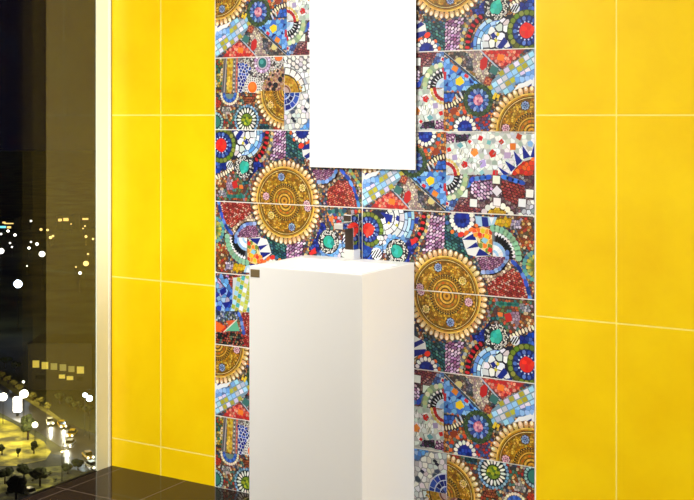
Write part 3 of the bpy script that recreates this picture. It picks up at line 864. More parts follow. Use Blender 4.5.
# ---- design E: feather, discs and half wheels
def decor_e():
    d = Decor()
    base(d)
    e = View(212, 52, 6.02, 1, 0)
    n = View(412, 445, 5.42, 6, 1, True)
    d.clip = (0.16, 29.3, 0.16, PITCH - 0.16)
    d.crackle(e.ps((15, 20), (450, 25), (450, 250), (15, 250)), .6, [(214, 210, 200), (196, 190, 182), (60, 56, 58), (230, 228, 220), (120, 100, 96)], (90, 84, 82), .8)
    d.crackle(e.ps((15, 25), (85, 25), (70, 250), (15, 250)), .95, [(150, 70, 40), (190, 160, 60), (40, 110, 90), (60, 44, 40), (206, 190, 140), (120, 110, 50)], (50, 40, 36), .84)
    d.poly(e.ps((75, 30), (175, 28), (160, 250), (60, 250)), (120, 116, 112))
    for i in range(4):
        d.stroke(e.ps((84 + i * 7, 36), (68 + i * 9, 240)), e.r(5), ((60, 56, 60), (176, 170, 166), (84, 70, 60), (206, 200, 190))[i])
    d.poly(e.ps((98, 34), (130, 32), (122, 252), (92, 252)), (198, 160, 40))
    d.crackle(e.ps((98, 34), (130, 32), (122, 252), (92, 252)), .9, [(206, 168, 44), (180, 136, 30), (220, 190, 80)], None, .9)
    d.chain(e.ps((140, 40), (134, 245)), 16, e.r(6), e.r(6), [(90, 80, 76), (206, 200, 194)])
    d.chain(e.ps((155, 36), (150, 245)), 16, e.r(6), e.r(7), [(206, 80, 64), (226, 130, 110)])
    d.crackle(e.ps((162, 60), (240, 95), (222, 150), (190, 190), (195, 255), (162, 255)), 1.1, NAVY + [(50, 84, 180)], (226, 228, 232), .84)
    cc = e.p(307, 66)
    d.disc(cc, e.r(66), (120, 90, 110))
    d.beads(cc, e.r(54), 18, e.r(11), e.r(9), [(206, 180, 210), (180, 150, 190), (226, 206, 226)])
    d.disc(cc, e.r(40), (190, 180, 196))
    d.disc(cc, e.r(31), (36, 104, 104))
    d.disc(e.p(303, 60), e.r(15), (80, 160, 156))
    cc = e.p(247, 212)
    d.disc(cc, e.r(64), (220, 218, 212))
    d.beads(cc, e.r(44), 16, e.r(4), e.r(5), (60, 56, 60))
    d.beads(cc, e.r(56), 20, e.r(4), e.r(5), (50, 48, 54))
    d.disc(cc, e.r(35), (240, 112, 32))
    d.disc(e.p(245, 206), e.r(22), (248, 132, 50))
    d.disc(e.p(405, 26), e.r(30), (236, 116, 50))
    cc = e.p(440, 245)
    d.ring(cc, e.r(20), e.r(150), (150, 100, 90), 20, 180, 270)
    d.crackle(e.ps((300, 245), (310, 190), (350, 130), (400, 100), (440, 95), (440, 245)), .7, [(160, 110, 90), (190, 150, 120), (120, 80, 76), (200, 176, 150), (170, 140, 60)], None, .84)
    for x, y, r_ in ((386, 200, 19), (414, 165, 17), (352, 194, 15), (375, 225, 16), (340, 228, 12), (430, 140, 12), (345, 165, 9), (370, 140, 9), (400, 115, 9)):
        d.disc(e.p(x, y), e.r(r_), (34, 32, 40), 12)
    # lower left
    d.crackle(e.ps((15, 246), (450, 246), (450, 475), (15, 475)), .95, BROWN + [(60, 60, 66), (150, 140, 130), (40, 70, 90), (60, 110, 100)], (64, 44, 36), .84)
    d.crackle(e.ps((22, 280), (60, 290), (55, 330), (22, 325)), .9, [(170, 50, 40), (190, 80, 50)], (80, 40, 30))
    d.crackle(e.ps((60, 320), (115, 330), (110, 375), (65, 370)), .9, [(150, 146, 140), (186, 180, 170), (110, 104, 100)], (70, 60, 56))
    cc = e.p(110, 252)
    d.ring(cc, e.r(20), e.r(76), (90, 90, 96), 20, 0, 180)
    d.beads(cc, e.r(66), 13, e.r(9), e.r(9), (226, 214, 180), 0, 180)
    d.ring(cc, e.r(34), e.r(55), (60, 96, 180), 16, 0, 180)
    d.beads(cc, e.r(45), 10, e.r(10), e.r(8), [(70, 110, 200), (40, 70, 150)], 0, 180)
    d.ring(cc, .01, e.r(34), (110, 130, 120), 12, 0, 180)
    cc = e.p(25, 420)
    d.disc(cc, e.r(66), (40, 60, 70))
    d.beads(cc, e.r(54), 18, e.r(9), e.r(8), (150, 190, 186))
    d.disc(cc, e.r(38), (56, 120, 106))
    cc = e.p(212, 408)
    d.disc(cc, e.r(98), (34, 50, 66))
    d.beads(cc, e.r(88), 28, e.r(9), e.r(9), [(120, 156, 190), (90, 130, 170), (160, 190, 206)])
    d.disc(cc, e.r(76), (40, 46, 40))
    d.beads(cc, e.r(60), 18, e.r(17), e.r(7), (236, 234, 222))
    d.disc(cc, e.r(42), (40, 56, 22))
    d.disc(cc, e.r(37), (116, 140, 36))
    d.crackle(e.ps((178, 390), (240, 380), (246, 420), (210, 440), (180, 430)), .9, [(150, 170, 40), (84, 110, 36), (180, 180, 50), (66, 90, 34)], None, .95)
    d.grains(e.ps((190, 262), (262, 268), (258, 300), (200, 320)), .8, [(140, 70, 44), (170, 90, 54)], (60, 34, 26))
    d.grains(e.ps((290, 430), (350, 440), (350, 475), (290, 475)), .8, TEAL, (24, 44, 46))
    d.clip = (0.16, 29.3, 11.7, PITCH - 0.16)
    medallion(d, e.p(456, 238), 11.0, [(e.p(356, 318), YEL_B)])
    # ---- right half
    d.clip = (29.3, 59.84, 0.16, PITCH - 0.16)
    d.crackle(rect(29, 60, 0, PITCH), 1.7, WHT + WHT + WHT + [(200, 204, 208), (70, 76, 90)], (150, 152, 156), .86)
    d.grains(e.ps((440, 25), (640, 25), (640, 130), (520, 110), (470, 110)), 1.55, [(238, 238, 234), (226, 228, 226)], (110, 110, 112), .6, 1.2)
    cc = e.p(440, 245)
    d.ring(cc, .01, e.r(160), (100, 98, 100), 18, -90, 0)
    for t in (-80, -62, -44, -27, -10):
        d.up()
        t = math.radians(t)
        d.quad((cc[0] + e.r(134) * math.cos(t), cc[1] + e.r(134) * math.sin(t)), e.r(38), e.r(36), t, (242, 242, 238), .02)
    d.ring(cc, e.r(48), e.r(112), (196, 152, 40), 24, -90, 0)
    d.crackle(e.ps((446, 150), (490, 150), (540, 200), (548, 242), (490, 242), (470, 205), (446, 196)), .9, GOLDS + [(214, 176, 70)], None, .9)
    d.ring(cc, e.r(106), e.r(114), (70, 50, 24), 24, -90, 0)
    d.ring(cc, .01, e.r(50), (186, 160, 150), 12, -90, 0)
    d.ring(cc, e.r(36), e.r(46), (120, 70, 50), 12, -90, 0)
    d.ring(cc, .01, e.r(118), (226, 230, 236), 20, 0, 90)
    fan(d, cc, 0.2, e.r(114), 0, 90, 3, 4, NAVY + [(44, 78, 180), (60, 96, 196)], (205, 214, 230))
    for x, y in ((490, 400), (568, 345), (500, 415)):
        d.quad(e.p(x, y), e.r(26), e.r(18), .5, (34, 36, 56))
    d.crackle(e.ps((530, 475), (590, 400), (640, 400), (640, 475)), 1.3, SKY, (90, 110, 150), .9)
    d.crackle(rect(46, 60, .2, PITCH), 1.3, SKY + WHT, (90, 100, 130), .88)
    d.clip = None
    return d


# ---- design F: the strip left of the washbasin below the second medallion row
def decor_f():
    d = Decor()
    base(d, DEBRIS + REDS)
    f = View(212, 265, 5.55, 4, 0)
    d.grains(f.ps((55, 55), (110, 60), (130, 100), (100, 120), (60, 85)), .8, [(160, 120, 180), (90, 60, 100), (60, 40, 70), (206, 180, 206)], (40, 30, 44))
    d.grains(f.ps((100, 60), (160, 62), (140, 115), (105, 125)), .8, REDS, (70, 26, 26))
    d.crackle(f.ps((20, 55), (55, 58), (118, 130), (130, 255), (20, 260)), 1.7, [(96, 150, 215), (130, 180, 230), (26, 44, 140), (70, 116, 195), (190, 160, 205), (34, 60, 160), (165, 205, 236)], (60, 70, 100), .9)
    d.stroke(f.ps((30, 70), (75, 125)), f.r(8), (90, 60, 56))
    for p in (((45, 140), (80, 120), (84, 150), (55, 170)), ((60, 210), (108, 200), (80, 245))):
        d.poly(f.ps(*p), (24, 34, 128))
    d.poly(f.ps((120, 70), (215, 60), (215, 265), (115, 265)), (200, 206, 206))
    for i in range(5):
        for j in range(9):
            x, y = 132 + i * 24 - (j - 4) * 5, 80 + j * 25 - i * 8
            if x < 112 + (y < 130) * 20:
                continue
            col = ((178, 186, 60), (230, 236, 238), (70, 170, 170), (165, 210, 236), (198, 200, 90), (236, 238, 240))[(i * 2 + j * 3 + (i * j) % 2) % 6]
            d.quad(f.p(x, y), f.r(25), f.r(25), .3, col)
    d.crackle(f.ps((20, 255), (150, 255), (150, 300), (20, 315)), .8, [(70, 84, 110), (190, 190, 196), (40, 50, 84), (130, 150, 180), (90, 110, 80)], (40, 42, 50))
    d.grains(f.ps((165, 262), (215, 262), (215, 470), (180, 440), (180, 330)), .65, REDS + [(206, 150, 140)], (80, 30, 30), .3, 1.3)
    d.chain(f.ps((150, 262), (165, 300), (182, 385)), 5, f.r(17), f.r(12), [(80, 120, 205), (50, 84, 170), (130, 160, 225)])
    d.poly(f.ps((20, 305), (78, 342), (52, 372), (20, 368)), (232, 104, 40))
    d.poly(f.ps((48, 368), (80, 342), (88, 364)), (206, 50, 36))
    d.poly(f.ps((76, 366), (140, 306), (158, 366)), (96, 176, 140))
    d.poly(f.ps((80, 310), (136, 304), (100, 340)), (210, 90, 50))
    d.stroke(f.ps((70, 370), (142, 302)), f.r(7), (230, 226, 210))
    d.grains(f.ps((20, 376), (160, 374), (180, 440), (20, 440)), .8, [(40, 60, 50), (150, 60, 44), (24, 24, 28), (90, 120, 90), (170, 110, 80)], (30, 24, 24))
    c = f.p(330, 240)
    medallion(d, (44, 2), 9.5, [])
    return d


DA, DB, DC, DE, DF = decor_a(), decor_b(), decor_c(), decor_e(), decor_f()
LEFT = [(DC, True), (DE, False), (DB, True), (DA, True), (DF, False), (DC, True), (DE, False)]
RIGHT = [(DB, False), (DC, False), (DC, True), (DA, False), (DB, False), (DC, False), (DE, True)]

verts, faces, cols = [], [], []


def put(poly, y, col):
    i = len(verts)
    verts.extend((u / 100, y, z) for u, z in poly)
    faces.append(list(range(i, i + len(poly))))
    cols.append(col)


EYE = CAM.z
tile_rows = [(RIGHT, 1), (LEFT, 0)]
for column, ci in tile_rows:
    for row in range(-1, 7):
        if row < 0:
            d, rot = (DC, False) if ci == 0 else (DA, False)
        else:
            d, rot = column[row]
        for lay, poly, col in d.f:
            pp = []
            for U, V in poly:
                if rot:
                    U, V = 60 - U, PITCH - V
                pp.append((60 * ci + U, EYE - (ROW0 + PITCH * row + V) / 100))
            put(pp, -0.0030 - 0.000004 * lay, col)
# white grouted backing with real thickness
me = bpy.data.meshes.new('mosaic_panel')
me.from_pydata(verts, [], faces)
attr = me.color_attributes.new('tile_colour', 'FLOAT_COLOR', 'CORNER')
flat = []
for f_, col in zip(faces, cols):
    c4 = (*s2l(col), 1.0)
    flat.extend(c4 * len(f_))
attr.data.foreach_set('color', flat)
m = mat('printed_mosaic_tile', (128, 128, 128), 0.38, spec=0.25)
nt = m.node_tree
ca = nt.nodes.new('ShaderNodeVertexColor')
ca.layer_name = 'tile_colour'
nt.links.new(ca.outputs['Color'], nt.nodes['Principled BSDF'].inputs['Base Color'])
me.materials.append(m)
# all faces look into the room
bmm = BM()
bmm.from_mesh(me)
bmm.normal_update()
for f_ in bmm.faces:
    if f_.normal.y > 0:
        f_.normal_flip()
bmm.to_mesh(me)
bmm.free()
mosaic = bpy.data.objects.new('mosaic_panel', me)
C.objects.link(mosaic)
k = BM()
box(k, -0.002, 1.202, -0.0024, 0.0, 0.0, EYE - (ROW0 - PITCH) / 100)
grout = obj('grout_backing', k, mat('white_grout', (246, 242, 232), 0.6))
grout.parent = wall_back
mosaic.parent = wall_back

# ------------------------------------------------------------------ window beside the corner
win = struct(bpy.data.objects.new('window_1', None))
C.objects.link(win)
win.location = (XL, -0.6, 0)


def wpart(name, x0, x1, y0, y1, z0, z1, mm, bev=0.0):
    kk = BM()
    box(kk, x0 - XL, x1 - XL, y0 + 0.6, y1 + 0.6, z0, z1, bev)
    return obj(name, kk, mm, win)


CREAM = mat('cream_paint', (252, 252, 226), 0.45)
wpart('jamb', XL - 0.006, XL, -0.078, -0.016, 0, 2.6, CREAM)
wpart('bead', XL - 0.006, XL + 0.002, -0.016, -0.007, 0, 2.6, mat('white_bead', (250, 250, 246), 0.4))
wpart('gasket', XL - 0.006, XL, -0.007, 0.0, 0, 2.6, mat('grey_gasket', (150, 140, 100), 0.6))
wpart('jamb', XL - 0.12, XL, WEND, WEND + 0.06, 0, 2.6, CREAM)
wpart('threshold', XL - 0.012, XL + 0.0, WEND, -0.078, -0.12, 0.002, mat('black_threshold', (14, 12, 12), 0.4))


def glass(name, refl, tint, haze):
    mm = bpy.data.materials.new(name)
    mm.use_nodes = True
    n_ = mm.node_tree
    n_.nodes.clear()
    out = n_.nodes.new('ShaderNodeOutputMaterial')
    tr = n_.nodes.new('ShaderNodeBsdfTransparent')
    tr.inputs[0].default_value = (*tint, 1)
    gl = n_.nodes.new('ShaderNodeBsdfGlossy')
    gl.inputs['Color'].default_value = (1, 1, 1, 1)
    gl.inputs['Roughness'].default_value = 0.0
    mix = n_.nodes.new('ShaderNodeMixShader')
    mix.inputs[0].default_value = refl
    df = n_.nodes.new('ShaderNodeBsdfDiffuse')          # pale haze over the pane, painted in as a diffuse layer
    df.inputs[0].default_value = (0.9, 0.88, 0.8, 1)
    m2 = n_.nodes.new('ShaderNodeMixShader')
    m2.inputs[0].default_value = haze
    n_.links.new(tr.outputs[0], m2.inputs[1])
    n_.links.new(df.outputs[0], m2.inputs[2])
    n_.links.new(m2.outputs[0], mix.inputs[1])
    n_.links.new(gl.outputs[0], mix.inputs[2])
    n_.links.new(mix.outputs[0], out.inputs[0])
    return mm


def pane(y0, y1, mm, x):
    kk = BM()
    vs = [kk.verts.new(p) for p in ((x - XL, y0 + 0.6, 0.002), (x - XL, y1 + 0.6, 0.002), (x - XL, y1 + 0.6, 2.6), (x - XL, y0 + 0.6, 2.6))]
    kk.faces.new(vs)
    o = obj('glass_pane', kk, mm, win)
    sol = o.modifiers.new('thickness', 'SOLIDIFY')
    sol.thickness = 0.0004
    return o


pane(-0.322, -0.078, glass('reflective_glass', 0.048, (0.94, 0.95, 0.92), 0.016), XL - 0.004)
pane(-0.385, -0.322, glass('fading_glass', 0.010, (0.85, 0.85, 0.82), 0.003), XL - 0.004)  # added strips from here on step the reflection's fade into the glass
pane(-0.430, -0.385, glass('fading_glass', 0.005, (0.9, 0.9, 0.9), 0.002), XL - 0.004)
pane(WEND + 0.06, -0.430, glass('clear_glass', 0.002, (0.97, 0.97, 1.0), 0.001), XL - 0.004)

# ------------------------------------------------------------------ washbasin pedestal
CER = mat('white_ceramic', (217, 214, 208), 0.35, spec=0.4)
PX0, PX1, PD, PH = 0.3856, 0.7930, 0.3234, 0.8374
basin = thing('washbasin', 'tall white square pedestal washbasin standing against the mosaic wall', 'washbasin', ((PX0 + PX1) / 2, -PD / 2 - 0.005, 0))
hw, hd = (PX1 - PX0) / 2, PD / 2
k = BM()
o4 = [(-hw, -hd), (hw, -hd), (hw, hd), (-hw, hd)]
loops = []
rim = 0.022
back = 0.075                                       # the shelf at the back carries the tap
i4 = [(-hw + rim, -hd + rim), (hw - rim, -hd + rim), (hw - rim, hd - back), (-hw + rim, hd - back)]
b4 = [(-hw + rim + .03, -hd + rim + .03), (hw - rim - .03, -hd + rim + .03), (hw - rim - .03, hd - back - .02), (-hw + rim + .03, hd - back - .02)]
for pts, z in ((o4, 0), (o4, PH), (i4, PH), (b4, PH - 0.035)):
    loops.append([k.verts.new((x, y, z)) for x, y in pts])
k.faces.new(loops[0][::-1])
for a, b_ in zip(loops, loops[1:]):
    for i in range(4):
        k.faces.new((a[i], a[(i + 1) % 4], b_[(i + 1) % 4], b_[i]))
k.faces.new(loops[-1])
k.normal_update()
es = [e for e in k.edges if len(e.link_faces) == 2 and min(v.co.z for v in e.verts) > -1 and not all(v.co.z < 0.01 for v in e.verts)]
bmesh.ops.bevel(k, geom=es, offset=0.0022, segments=2, profile=0.5, affect='EDGES')
obj('body', k, CER, basin)
k = BM()
cyl(k, (0, -0.02, PH - 0.0352), (0, -0.02, PH - 0.031), 0.022, n=24)
obj('drain', k, mat('chrome', (215, 215, 215), 0.08, 1.0), basin)
k = BM()
box(k, -hw + 0.006, -hw + 0.040, -hd - 0.0015, -hd + 0.001, PH - 0.034, PH - 0.010, 0.0006)
pl = obj('badge', k, mat('bronze_plate', (118, 100, 70), 0.35, 0.6), basin)
pl['label'] = 'small bronze badge at the top corner'

# ------------------------------------------------------------------ tap
CHROME = bpy.data.materials['chrome']
DARK = mat('dark_reflection', (60, 44, 32), 0.3, 0.3)  # dark reflection in the chrome, painted as a flat colour
tap = thing('basin_tap', 'square chrome mixer tap standing on the back edge of the washbasin', 'tap', (0.578, -0.030, PH))
k = BM()
box(k, -0.018, 0.018, -0.021, 0.021, 0.0, 0.032, 0.001)
t_ = obj('base', k, mat('satin_metal', (228, 226, 222), 0.35, 0.4), tap)
k = BM()
box(k, -0.016, 0.016, -0.019, 0.019, 0.032, 0.104, 0.001)
obj('body', k, CHROME, tap)
k = BM()
box(k, -0.0145, 0.0145, -0.0205, -0.019, 0.033, 0.103, 0.0004)
fp = obj('front_reflection', k, DARK, tap)
fp['label'] = 'dark reflection painted on the chrome front'
k = BM()
box(k, -0.017, 0.017, -0.085, 0.020, 0.104, 0.122, 0.001)
obj('spout', k, CHROME, tap)
k = BM()
box(k, -0.015, 0.015, -0.030, 0.018, 0.1225, 0.146, 0.0015)
hd_ = obj('handle', k, CHROME, tap)
k = BM()
box(k, -0.013, 0.013, -0.0315, -0.030, 0.125, 0.144, 0.0004)
obj('handle_face', k, DARK, hd_)  # the same painted reflection on the handle front

# ------------------------------------------------------------------ mirror
mir = thing('wall_mirror', 'tall frameless wall mirror reflecting white, hung above the washbasin', 'mirror', (0.55, 0, 1.0))
MX0, MX1, MZ0, MZ1, MN = 0.4026, 0.802, 1.1305, 2.25, 0.014
k = BM()
box(k, MX0 + 0.001 - 0.55, MX1 - 0.001 - 0.55, -MN + 0.003, -0.0055, MZ0 + 0.001 - 1, MZ1 - 0.001 - 1)
obj('backing', k, mat('grey_backing', (66, 62, 56), 0.6), mir)
k = BM()
box(k, MX0 - 0.55, MX1 - 0.55, -MN, -MN + 0.003, MZ0 - 1, MZ1 - 1, 0.0005)
obj('mirror_glass', k, mat('mirror_silver', (252, 252, 252), 0.01, 1.0), mir)
# ------------------------------------------------------------------ night city far below the window
def flat(name, pts, z, mm):
    kk = BM()
    vs = [kk.verts.new((p.x, p.y, z)) for p in pts]
    f_ = kk.faces.new(vs)
    kk.normal_update()
    if f_.normal.z < 0:
        f_.normal_flip()
    bmesh.ops.triangulate(kk, faces=kk.faces[:])
    return struct(obj(name, kk, mm))


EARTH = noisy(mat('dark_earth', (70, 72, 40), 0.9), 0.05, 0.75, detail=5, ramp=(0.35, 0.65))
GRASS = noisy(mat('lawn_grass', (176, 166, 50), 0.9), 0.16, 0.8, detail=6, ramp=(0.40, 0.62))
ROAD = noisy(mat('wet_asphalt', (84, 80, 72), 0.35, spec=0.5), 0.08, 0.3)
KERB = noisy(mat('verge_grass', (170, 160, 80), 0.9), 0.15, 0.5)
g0 = [CAM + F_AX * q + R_AX * r for q, r in ((120, -260), (120, 120), (2600, 200), (2600, -900))]
flat('ground', g0, GROUND, EARTH)


def gp(*pts):
    return [ground(*p)[0] for p in pts]


flat('road', gp((-30, 362), (20, 396), (58, 420), (110, 440), (110, 470), (80, 472), (66, 470), (62, 448), (38, 432), (-30, 398)), GROUND + 0.05, ROAD)
flat('verge', gp((-30, 356), (0, 375), (30, 396), (62, 420), (58, 421), (20, 397), (-30, 364)), GROUND + 0.10, KERB)
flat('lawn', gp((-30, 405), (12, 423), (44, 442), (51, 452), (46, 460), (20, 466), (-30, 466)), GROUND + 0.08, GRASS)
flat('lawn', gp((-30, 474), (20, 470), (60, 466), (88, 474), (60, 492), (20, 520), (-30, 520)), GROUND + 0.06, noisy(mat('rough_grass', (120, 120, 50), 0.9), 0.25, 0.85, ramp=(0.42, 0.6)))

POLE = mat('lamp_pole', (60, 60, 58), 0.5, 0.4)
LAMP_W = mat('lamp_white', (255, 255, 250), 0.5, emis=(255, 250, 225), es=6)
LAMP_Y = mat('lamp_amber', (255, 220, 140), 0.5, emis=(255, 214, 130), es=2.2)
LAMP_B = mat('lamp_blue_white', (240, 250, 255), 0.5, emis=(225, 244, 255), es=9)


def lamp(px, py, base_y, rad_px, mm, label, group=None, light=0, col=(1, .86, .45), name='street_lamp'):
    """a lamp whose globe is seen at (px, py) and whose pole stands where base_y is"""
    g, Z = ground(px, base_y)
    h = Z * (base_y - py) / F_PX
    t = thing(name, label, 'lamp', g, 0, group)
    rr = rad_px * Z / F_PX
    kk = BM()
    cyl(kk, (0, 0, 0), (0, 0, h - rr * .8), max(.09, .0003 * Z), max(.06, .0002 * Z), 8)
    obj('pole', kk, POLE, t)
    kk = BM()
    ball(kk, (0, 0, h), rr, 2, 0.92)
    obj('globe', kk, mm, t, True)
    if light:
        l = bpy.data.lights.new('street_lamp_light', 'POINT')
        l.energy, l.color, l.shadow_soft_size = light, col, max(rr, .5)
        lo = bpy.data.objects.new('street_lamp_light', l)
        lo.location = g + Vector((0, 0, h + rr + .8))
        C.objects.link(lo)
    return t


lamp(18, 284, 330, 4.2, LAMP_B, 'large blue-white floodlight ball glowing alone in the dark', light=6000, col=(.7, .85, 1), name='floodlight')
lamp(42, 254, 290, 3.1, LAMP_W, 'big round white street lamp glowing high among the far lights')
lamp(1, 251, 288, 3.0, LAMP_W, 'round white street lamp cut by the left edge of the window view')
lamp(3, 397, 424, 4.2, LAMP_W, 'white globe lamp beside the diagonal road at the far left', light=7800)
lamp(24, 394, 428, 4.4, LAMP_W, 'brightest white globe lamp beside the diagonal road', light=10200)
lamp(23.5, 382, 408, 1.2, LAMP_W, 'thin small-headed street lamp behind the bright globe lamps', light=2700)
lamp(35, 425, 446, 3.0, LAMP_W, 'white globe lamp at the tip of the lawn', light=6600)
lamp(85, 395, 436, 2.4, LAMP_B, 'smaller left one of the twin blue-white lamps near the window frame')
lamp(89.5, 398.5, 440, 3.2, LAMP_B, 'larger right one of the twin blue-white lamps near the window frame', light=3600, col=(.7, .9, 1))
lamp(86, 263.5, 286, 2.8, LAMP_Y, 'wide pale amber lamp near the window frame')
lamp(80, 273, 292, 1.6, LAMP_W, 'small white lamp low among the far lights by the window frame')
lamp(-25, 420, 460, 4.0, LAMP_W, 'white lamp on the lawn beyond the left edge', light=10800)
lamp(62, 452, 482, 1.0, LAMP_Y, 'small lamp by the lower road bend', light=3600)
far_l = [(10, 243, .9), (12, 247, .8), (8, 231, 1.3), (15, 235, 1.3), (31, 221, 1.0), (41, 229.5, 1.5), (47.5, 230, 1.3), (50.5, 237.5, 1.6), (53, 236, 1.2), (31, 242, .9),
         (29, 248, 1.4), (37, 244, 1.6), (71, 224, .7), (85, 226, .9), (83, 228.5, .7), (86, 236.5, 1.4), (93, 239, 1.2), (88, 254, 1.1), (12, 218, .8), (1, 234, 1.0), (76, 267, .9), (27, 266, .6)]
for x, y, r_ in far_l:
    lamp(x, y, y + 9, r_, LAMP_Y if x > 40 else LAMP_W, 'tiny far street lamp among the lights below the horizon', 'far street lamps')

# lit advertising pillar at the road
g_, Z_ = ground(17.5, 416)
pil = thing('advertising_pillar', 'tall glowing white advertising pillar standing left of the brightest globe lamp', 'pillar', g_, TH)
q_ = Z_ / F_PX
k = BM()
box(k, -1.2 * q_, 1.2 * q_, -1.2 * q_, 1.2 * q_, 0, 4 * q_)
obj('foot', k, POLE, pil)
k = BM()
box(k, -4.2 * q_, 4.2 * q_, -2 * q_, 2 * q_, 4 * q_, 19 * q_, 1.2 * q_)
obj('light_box', k, LAMP_W, pil)

# buildings
FACADE = noisy(mat('dark_facade', (44, 40, 32), 0.8), 0.15, 0.3)
LIT = mat('lit_window', (220, 200, 90), 0.5, emis=(210, 188, 84), es=0.62)
DIM = mat('dim_window', (160, 150, 80), 0.5, emis=(170, 158, 84), es=0.28)
HOT = mat('bright_window', (255, 220, 130), 0.5, emis=(255, 212, 120), es=1.6)
DARKW = mat('unlit_window', (30, 32, 36), 0.2)
CYAN = mat('cyan_sign', (120, 230, 240), 0.5, emis=(130, 235, 245), es=1.4)
ROOFM = mat('flat_roof', (40, 38, 36), 0.9)


def building(x0, x1, top_y, base_y, label, wins, deep=12, group=None):
    """facade seen between x0 and x1; windows as (x, y, w, h, material) in photo pixels"""
    (g0, Z), (g1, _) = ground(x0, base_y), ground(x1, base_y)
    k_ = Z / F_PX
    ww, hh = (x1 - x0) * k_, (base_y - top_y) * k_
    t = thing('building', label, 'building', g0, TH, group)
    kk = BM()
    box(kk, 0, ww, 0, deep, 0, hh)
    obj('facade', kk, FACADE, t)
    kk = BM()
    box(kk, -.3, ww + .3, -.3, deep + .3, hh, hh + .5)
    obj('roof', kk, ROOFM, t)
    for x, y, w_, h_, mm in wins:
        kk = BM()
        cx, cz = (x - x0) * k_, (base_y - y) * k_
        box(kk, cx - w_ / 2 * k_, cx + w_ / 2 * k_, -.12, .05, cz - h_ / 2 * k_, cz + h_ / 2 * k_)
        obj('window', kk, mm, t)


building(28, 92, 345, 390, 'low dark office block with a row of dim yellow windows',
         [(36, 364, 6.5, 7, LIT), (45, 365.5, 6.5, 7, LIT), (54, 366.5, 6.5, 6.5, DIM), (63, 367.5, 6.5, 6.5, DIM), (71.5, 369, 6, 6, DIM), (80.5, 370, 7, 7, LIT),
          (62, 376.5, 6, 4, LIT), (70, 378, 6.5, 4, LIT), (40, 377, 9, 3.5, DARKW), (80, 379, 6, 4, DARKW)], 14)
building(56, 70, 216, 230, 'far block with two glowing amber upper windows', [(60, 220, 3.6, 2.6, HOT), (66, 219.5, 5, 3, HOT)], 14)
building(80, 90, 215, 229, 'far block by the window frame with an amber upper window strip', [(84, 219, 3, 1.8, HOT), (87, 219, 2.6, 1.8, HOT)], 14)
building(-4, 14, 219, 232, 'far block at the left with a cyan sign and white windows', [(3, 227, 6, 2, CYAN), (4, 222.5, 3, 1.6, HOT), (9, 223.5, 9, 1, HOT), (9, 227.3, 4, 2, HOT)], 16)

# trees
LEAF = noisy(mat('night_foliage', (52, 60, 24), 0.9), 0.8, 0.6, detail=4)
LEAFY = noisy(mat('lit_foliage', (150, 140, 60), 0.9), 0.8, 0.6, detail=4)  # brighter copy of the foliage, lamplight put into the leaf colour
BARK = mat('tree_bark', (60, 46, 34), 0.9)


def tree(px, base_y, w_px, h_px, label, mm=LEAF, group=None, seed=0):
    g, Z = ground(px, base_y)
    k_ = Z / F_PX
    w_, h_ = w_px * k_, h_px * k_
    t = thing('tree', label, 'tree', g, 0, group)
    kk = BM()
    cyl(kk, (0, 0, 0), (0, 0, h_ * .6), .035 * h_ + .08, .03 * h_, 8)
    obj('trunk', kk, BARK, t)
    kk = BM()
    R = random.Random(seed * 31 + 5)
    for i in range(9):
        a, rr = R.uniform(0, 6.28), R.uniform(.0, .30) * w_
        ball(kk, (rr * math.cos(a), rr * math.sin(a), h_ * R.uniform(.5, .82)), w_ * R.uniform(.18, .27), 3, min(1.4, max(.6, h_ / w_ * .7)))
    for v in kk.verts:
        n_ = noise.noise_vector(v.co * (2.2 / max(.5, w_)) * 3 + Vector((seed, 0, 0)))
        v.co += n_ * w_ * .07
    obj('crown', kk, mm, t, False)


trees = [(28, 440, 15, 26, 'dark tall tree at the lawn edge beside the bright globe lamps'), (34, 454, 8, 13, 'small round tree on the lawn near its tip'),
         (18, 457, 7, 9, 'small low tree in the middle of the lawn'), (2, 455, 9, 12, 'small tree on the lawn at the left edge'),
         (40, 486, 22, 22, 'dark bushy tree below the lawn, right of the others'), (24, 478, 18, 14, 'low spreading dark tree just below the lawn'), (5, 484, 20, 16, 'dark spreading tree at the left below the lawn'),
         (16, 502, 24, 26, 'nearest dark round tree at the bottom of the window view'), (68, 474, 14, 10, 'low dark bush by the lower road bend'), (78, 470, 16, 11, 'dark bush between the lower road and the window frame')]
for i, (x, y, w_, h_, lab) in enumerate(trees):
    tree(x, y, w_, h_, lab, LEAF, None, i)
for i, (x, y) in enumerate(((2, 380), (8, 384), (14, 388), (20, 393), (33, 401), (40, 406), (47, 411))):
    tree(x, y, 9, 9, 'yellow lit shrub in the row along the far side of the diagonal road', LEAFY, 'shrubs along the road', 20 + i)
for i, (x, y) in enumerate(((5, 368), (16, 372), (60, 404), (70, 408), (78, 412), (88, 416))):
    tree(x, y, 14, 12, 'dim tree in the dark belt behind the road', LEAF, 'trees behind the road', 40 + i)

for i, (x, y, w_) in enumerate(((50, 476, 6), (55, 481.5, 5), (32, 472.5, 5), (12, 474, 6), (25, 490, 6), (8, 496, 6), (33, 482, 4))):
    tree(x, y, w_, w_ * .8, 'low dark bush scattered on the rough grass at the foot of the window view', LEAF, 'bushes on the rough grass', 60 + i)

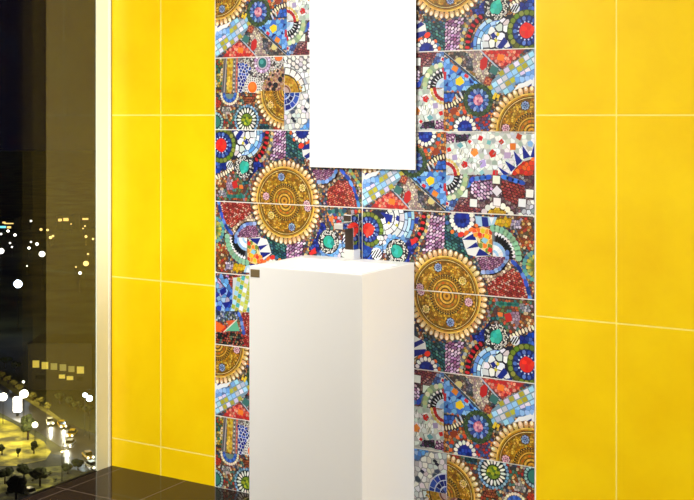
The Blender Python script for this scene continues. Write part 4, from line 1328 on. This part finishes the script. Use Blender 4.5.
# cars
CARW, CARY = mat('white_car_paint', (230, 228, 220), 0.3), mat('yellow_car_paint', (226, 180, 40), 0.3)
TYRE, CGL = mat('tyre_rubber', (20, 20, 20), 0.8), mat('car_window', (30, 34, 38), 0.1)
HEAD = mat('headlight', (255, 250, 230), 0.4, emis=(255, 248, 220), es=5)


def car(px, py, rz, paint, label, beam=0):
    g, Z = ground(px, py)
    t = thing('car', label, 'car', g + Vector((0, 0, .06)), rz)
    kk = BM()
    box(kk, -2.2, 2.2, -.9, .9, .35, .85, .15)
    obj('body', kk, paint, t)
    kk = BM()
    vs = box(kk, -1.5, 1.0, -.8, .8, .85, 1.45)
    for v in vs:
        if v.co.z > 1.2:
            v.co.x *= .7
            v.co.y *= .85
    obj('cabin', kk, CGL, t)
    kk = BM()
    box(kk, -1.0, .6, -.66, .66, 1.45, 1.52)
    obj('roof', kk, paint, t)
    for sx in (-1.35, 1.35):
        for sy in (-.8, .8):
            kk = BM()
            cyl(kk, (sx, sy - .1, .33), (sx, sy + .1, .33), .33, n=14)
            obj('wheel', kk, TYRE, t)
    for sy in (-.6, .6):
        kk = BM()
        ball(kk, (2.2, sy, .62), .26, 2)
        obj('headlight', kk, HEAD, t)
    if beam:
        l = bpy.data.lights.new('headlight_beam', 'SPOT')
        l.energy, l.spot_size, l.color = beam, math.radians(70), (1, .95, .8)
        lo = bpy.data.objects.new('headlight_beam', l)
        lo.location = g + Vector((2.7 * math.cos(rz), 2.7 * math.sin(rz), .8))
        lo.rotation_euler = (math.radians(78), 0, rz - math.pi / 2)
        C.objects.link(lo)


car(50, 424, math.radians(-40), CARW, 'white car with headlights on at the road junction', 1800)
car(62, 427, math.radians(-35), CARY, 'yellow car behind the white one at the road junction', 1200)
car(70, 446, math.radians(-60), CARW, 'white car coming down the lower road with bright headlights', 2400)
car(72, 436, math.radians(-60), CARY, 'yellow car following down the lower road', 1200)
car(88, 458, math.radians(-30), CARY, 'yellow car parked near the window frame', 800)
car(92, 468, math.radians(-20), CARW, 'white car nearest the window frame at the bottom', 1600)
car(30, 495, math.radians(-15), CARW, 'white car parked under the nearest dark trees', 1000)
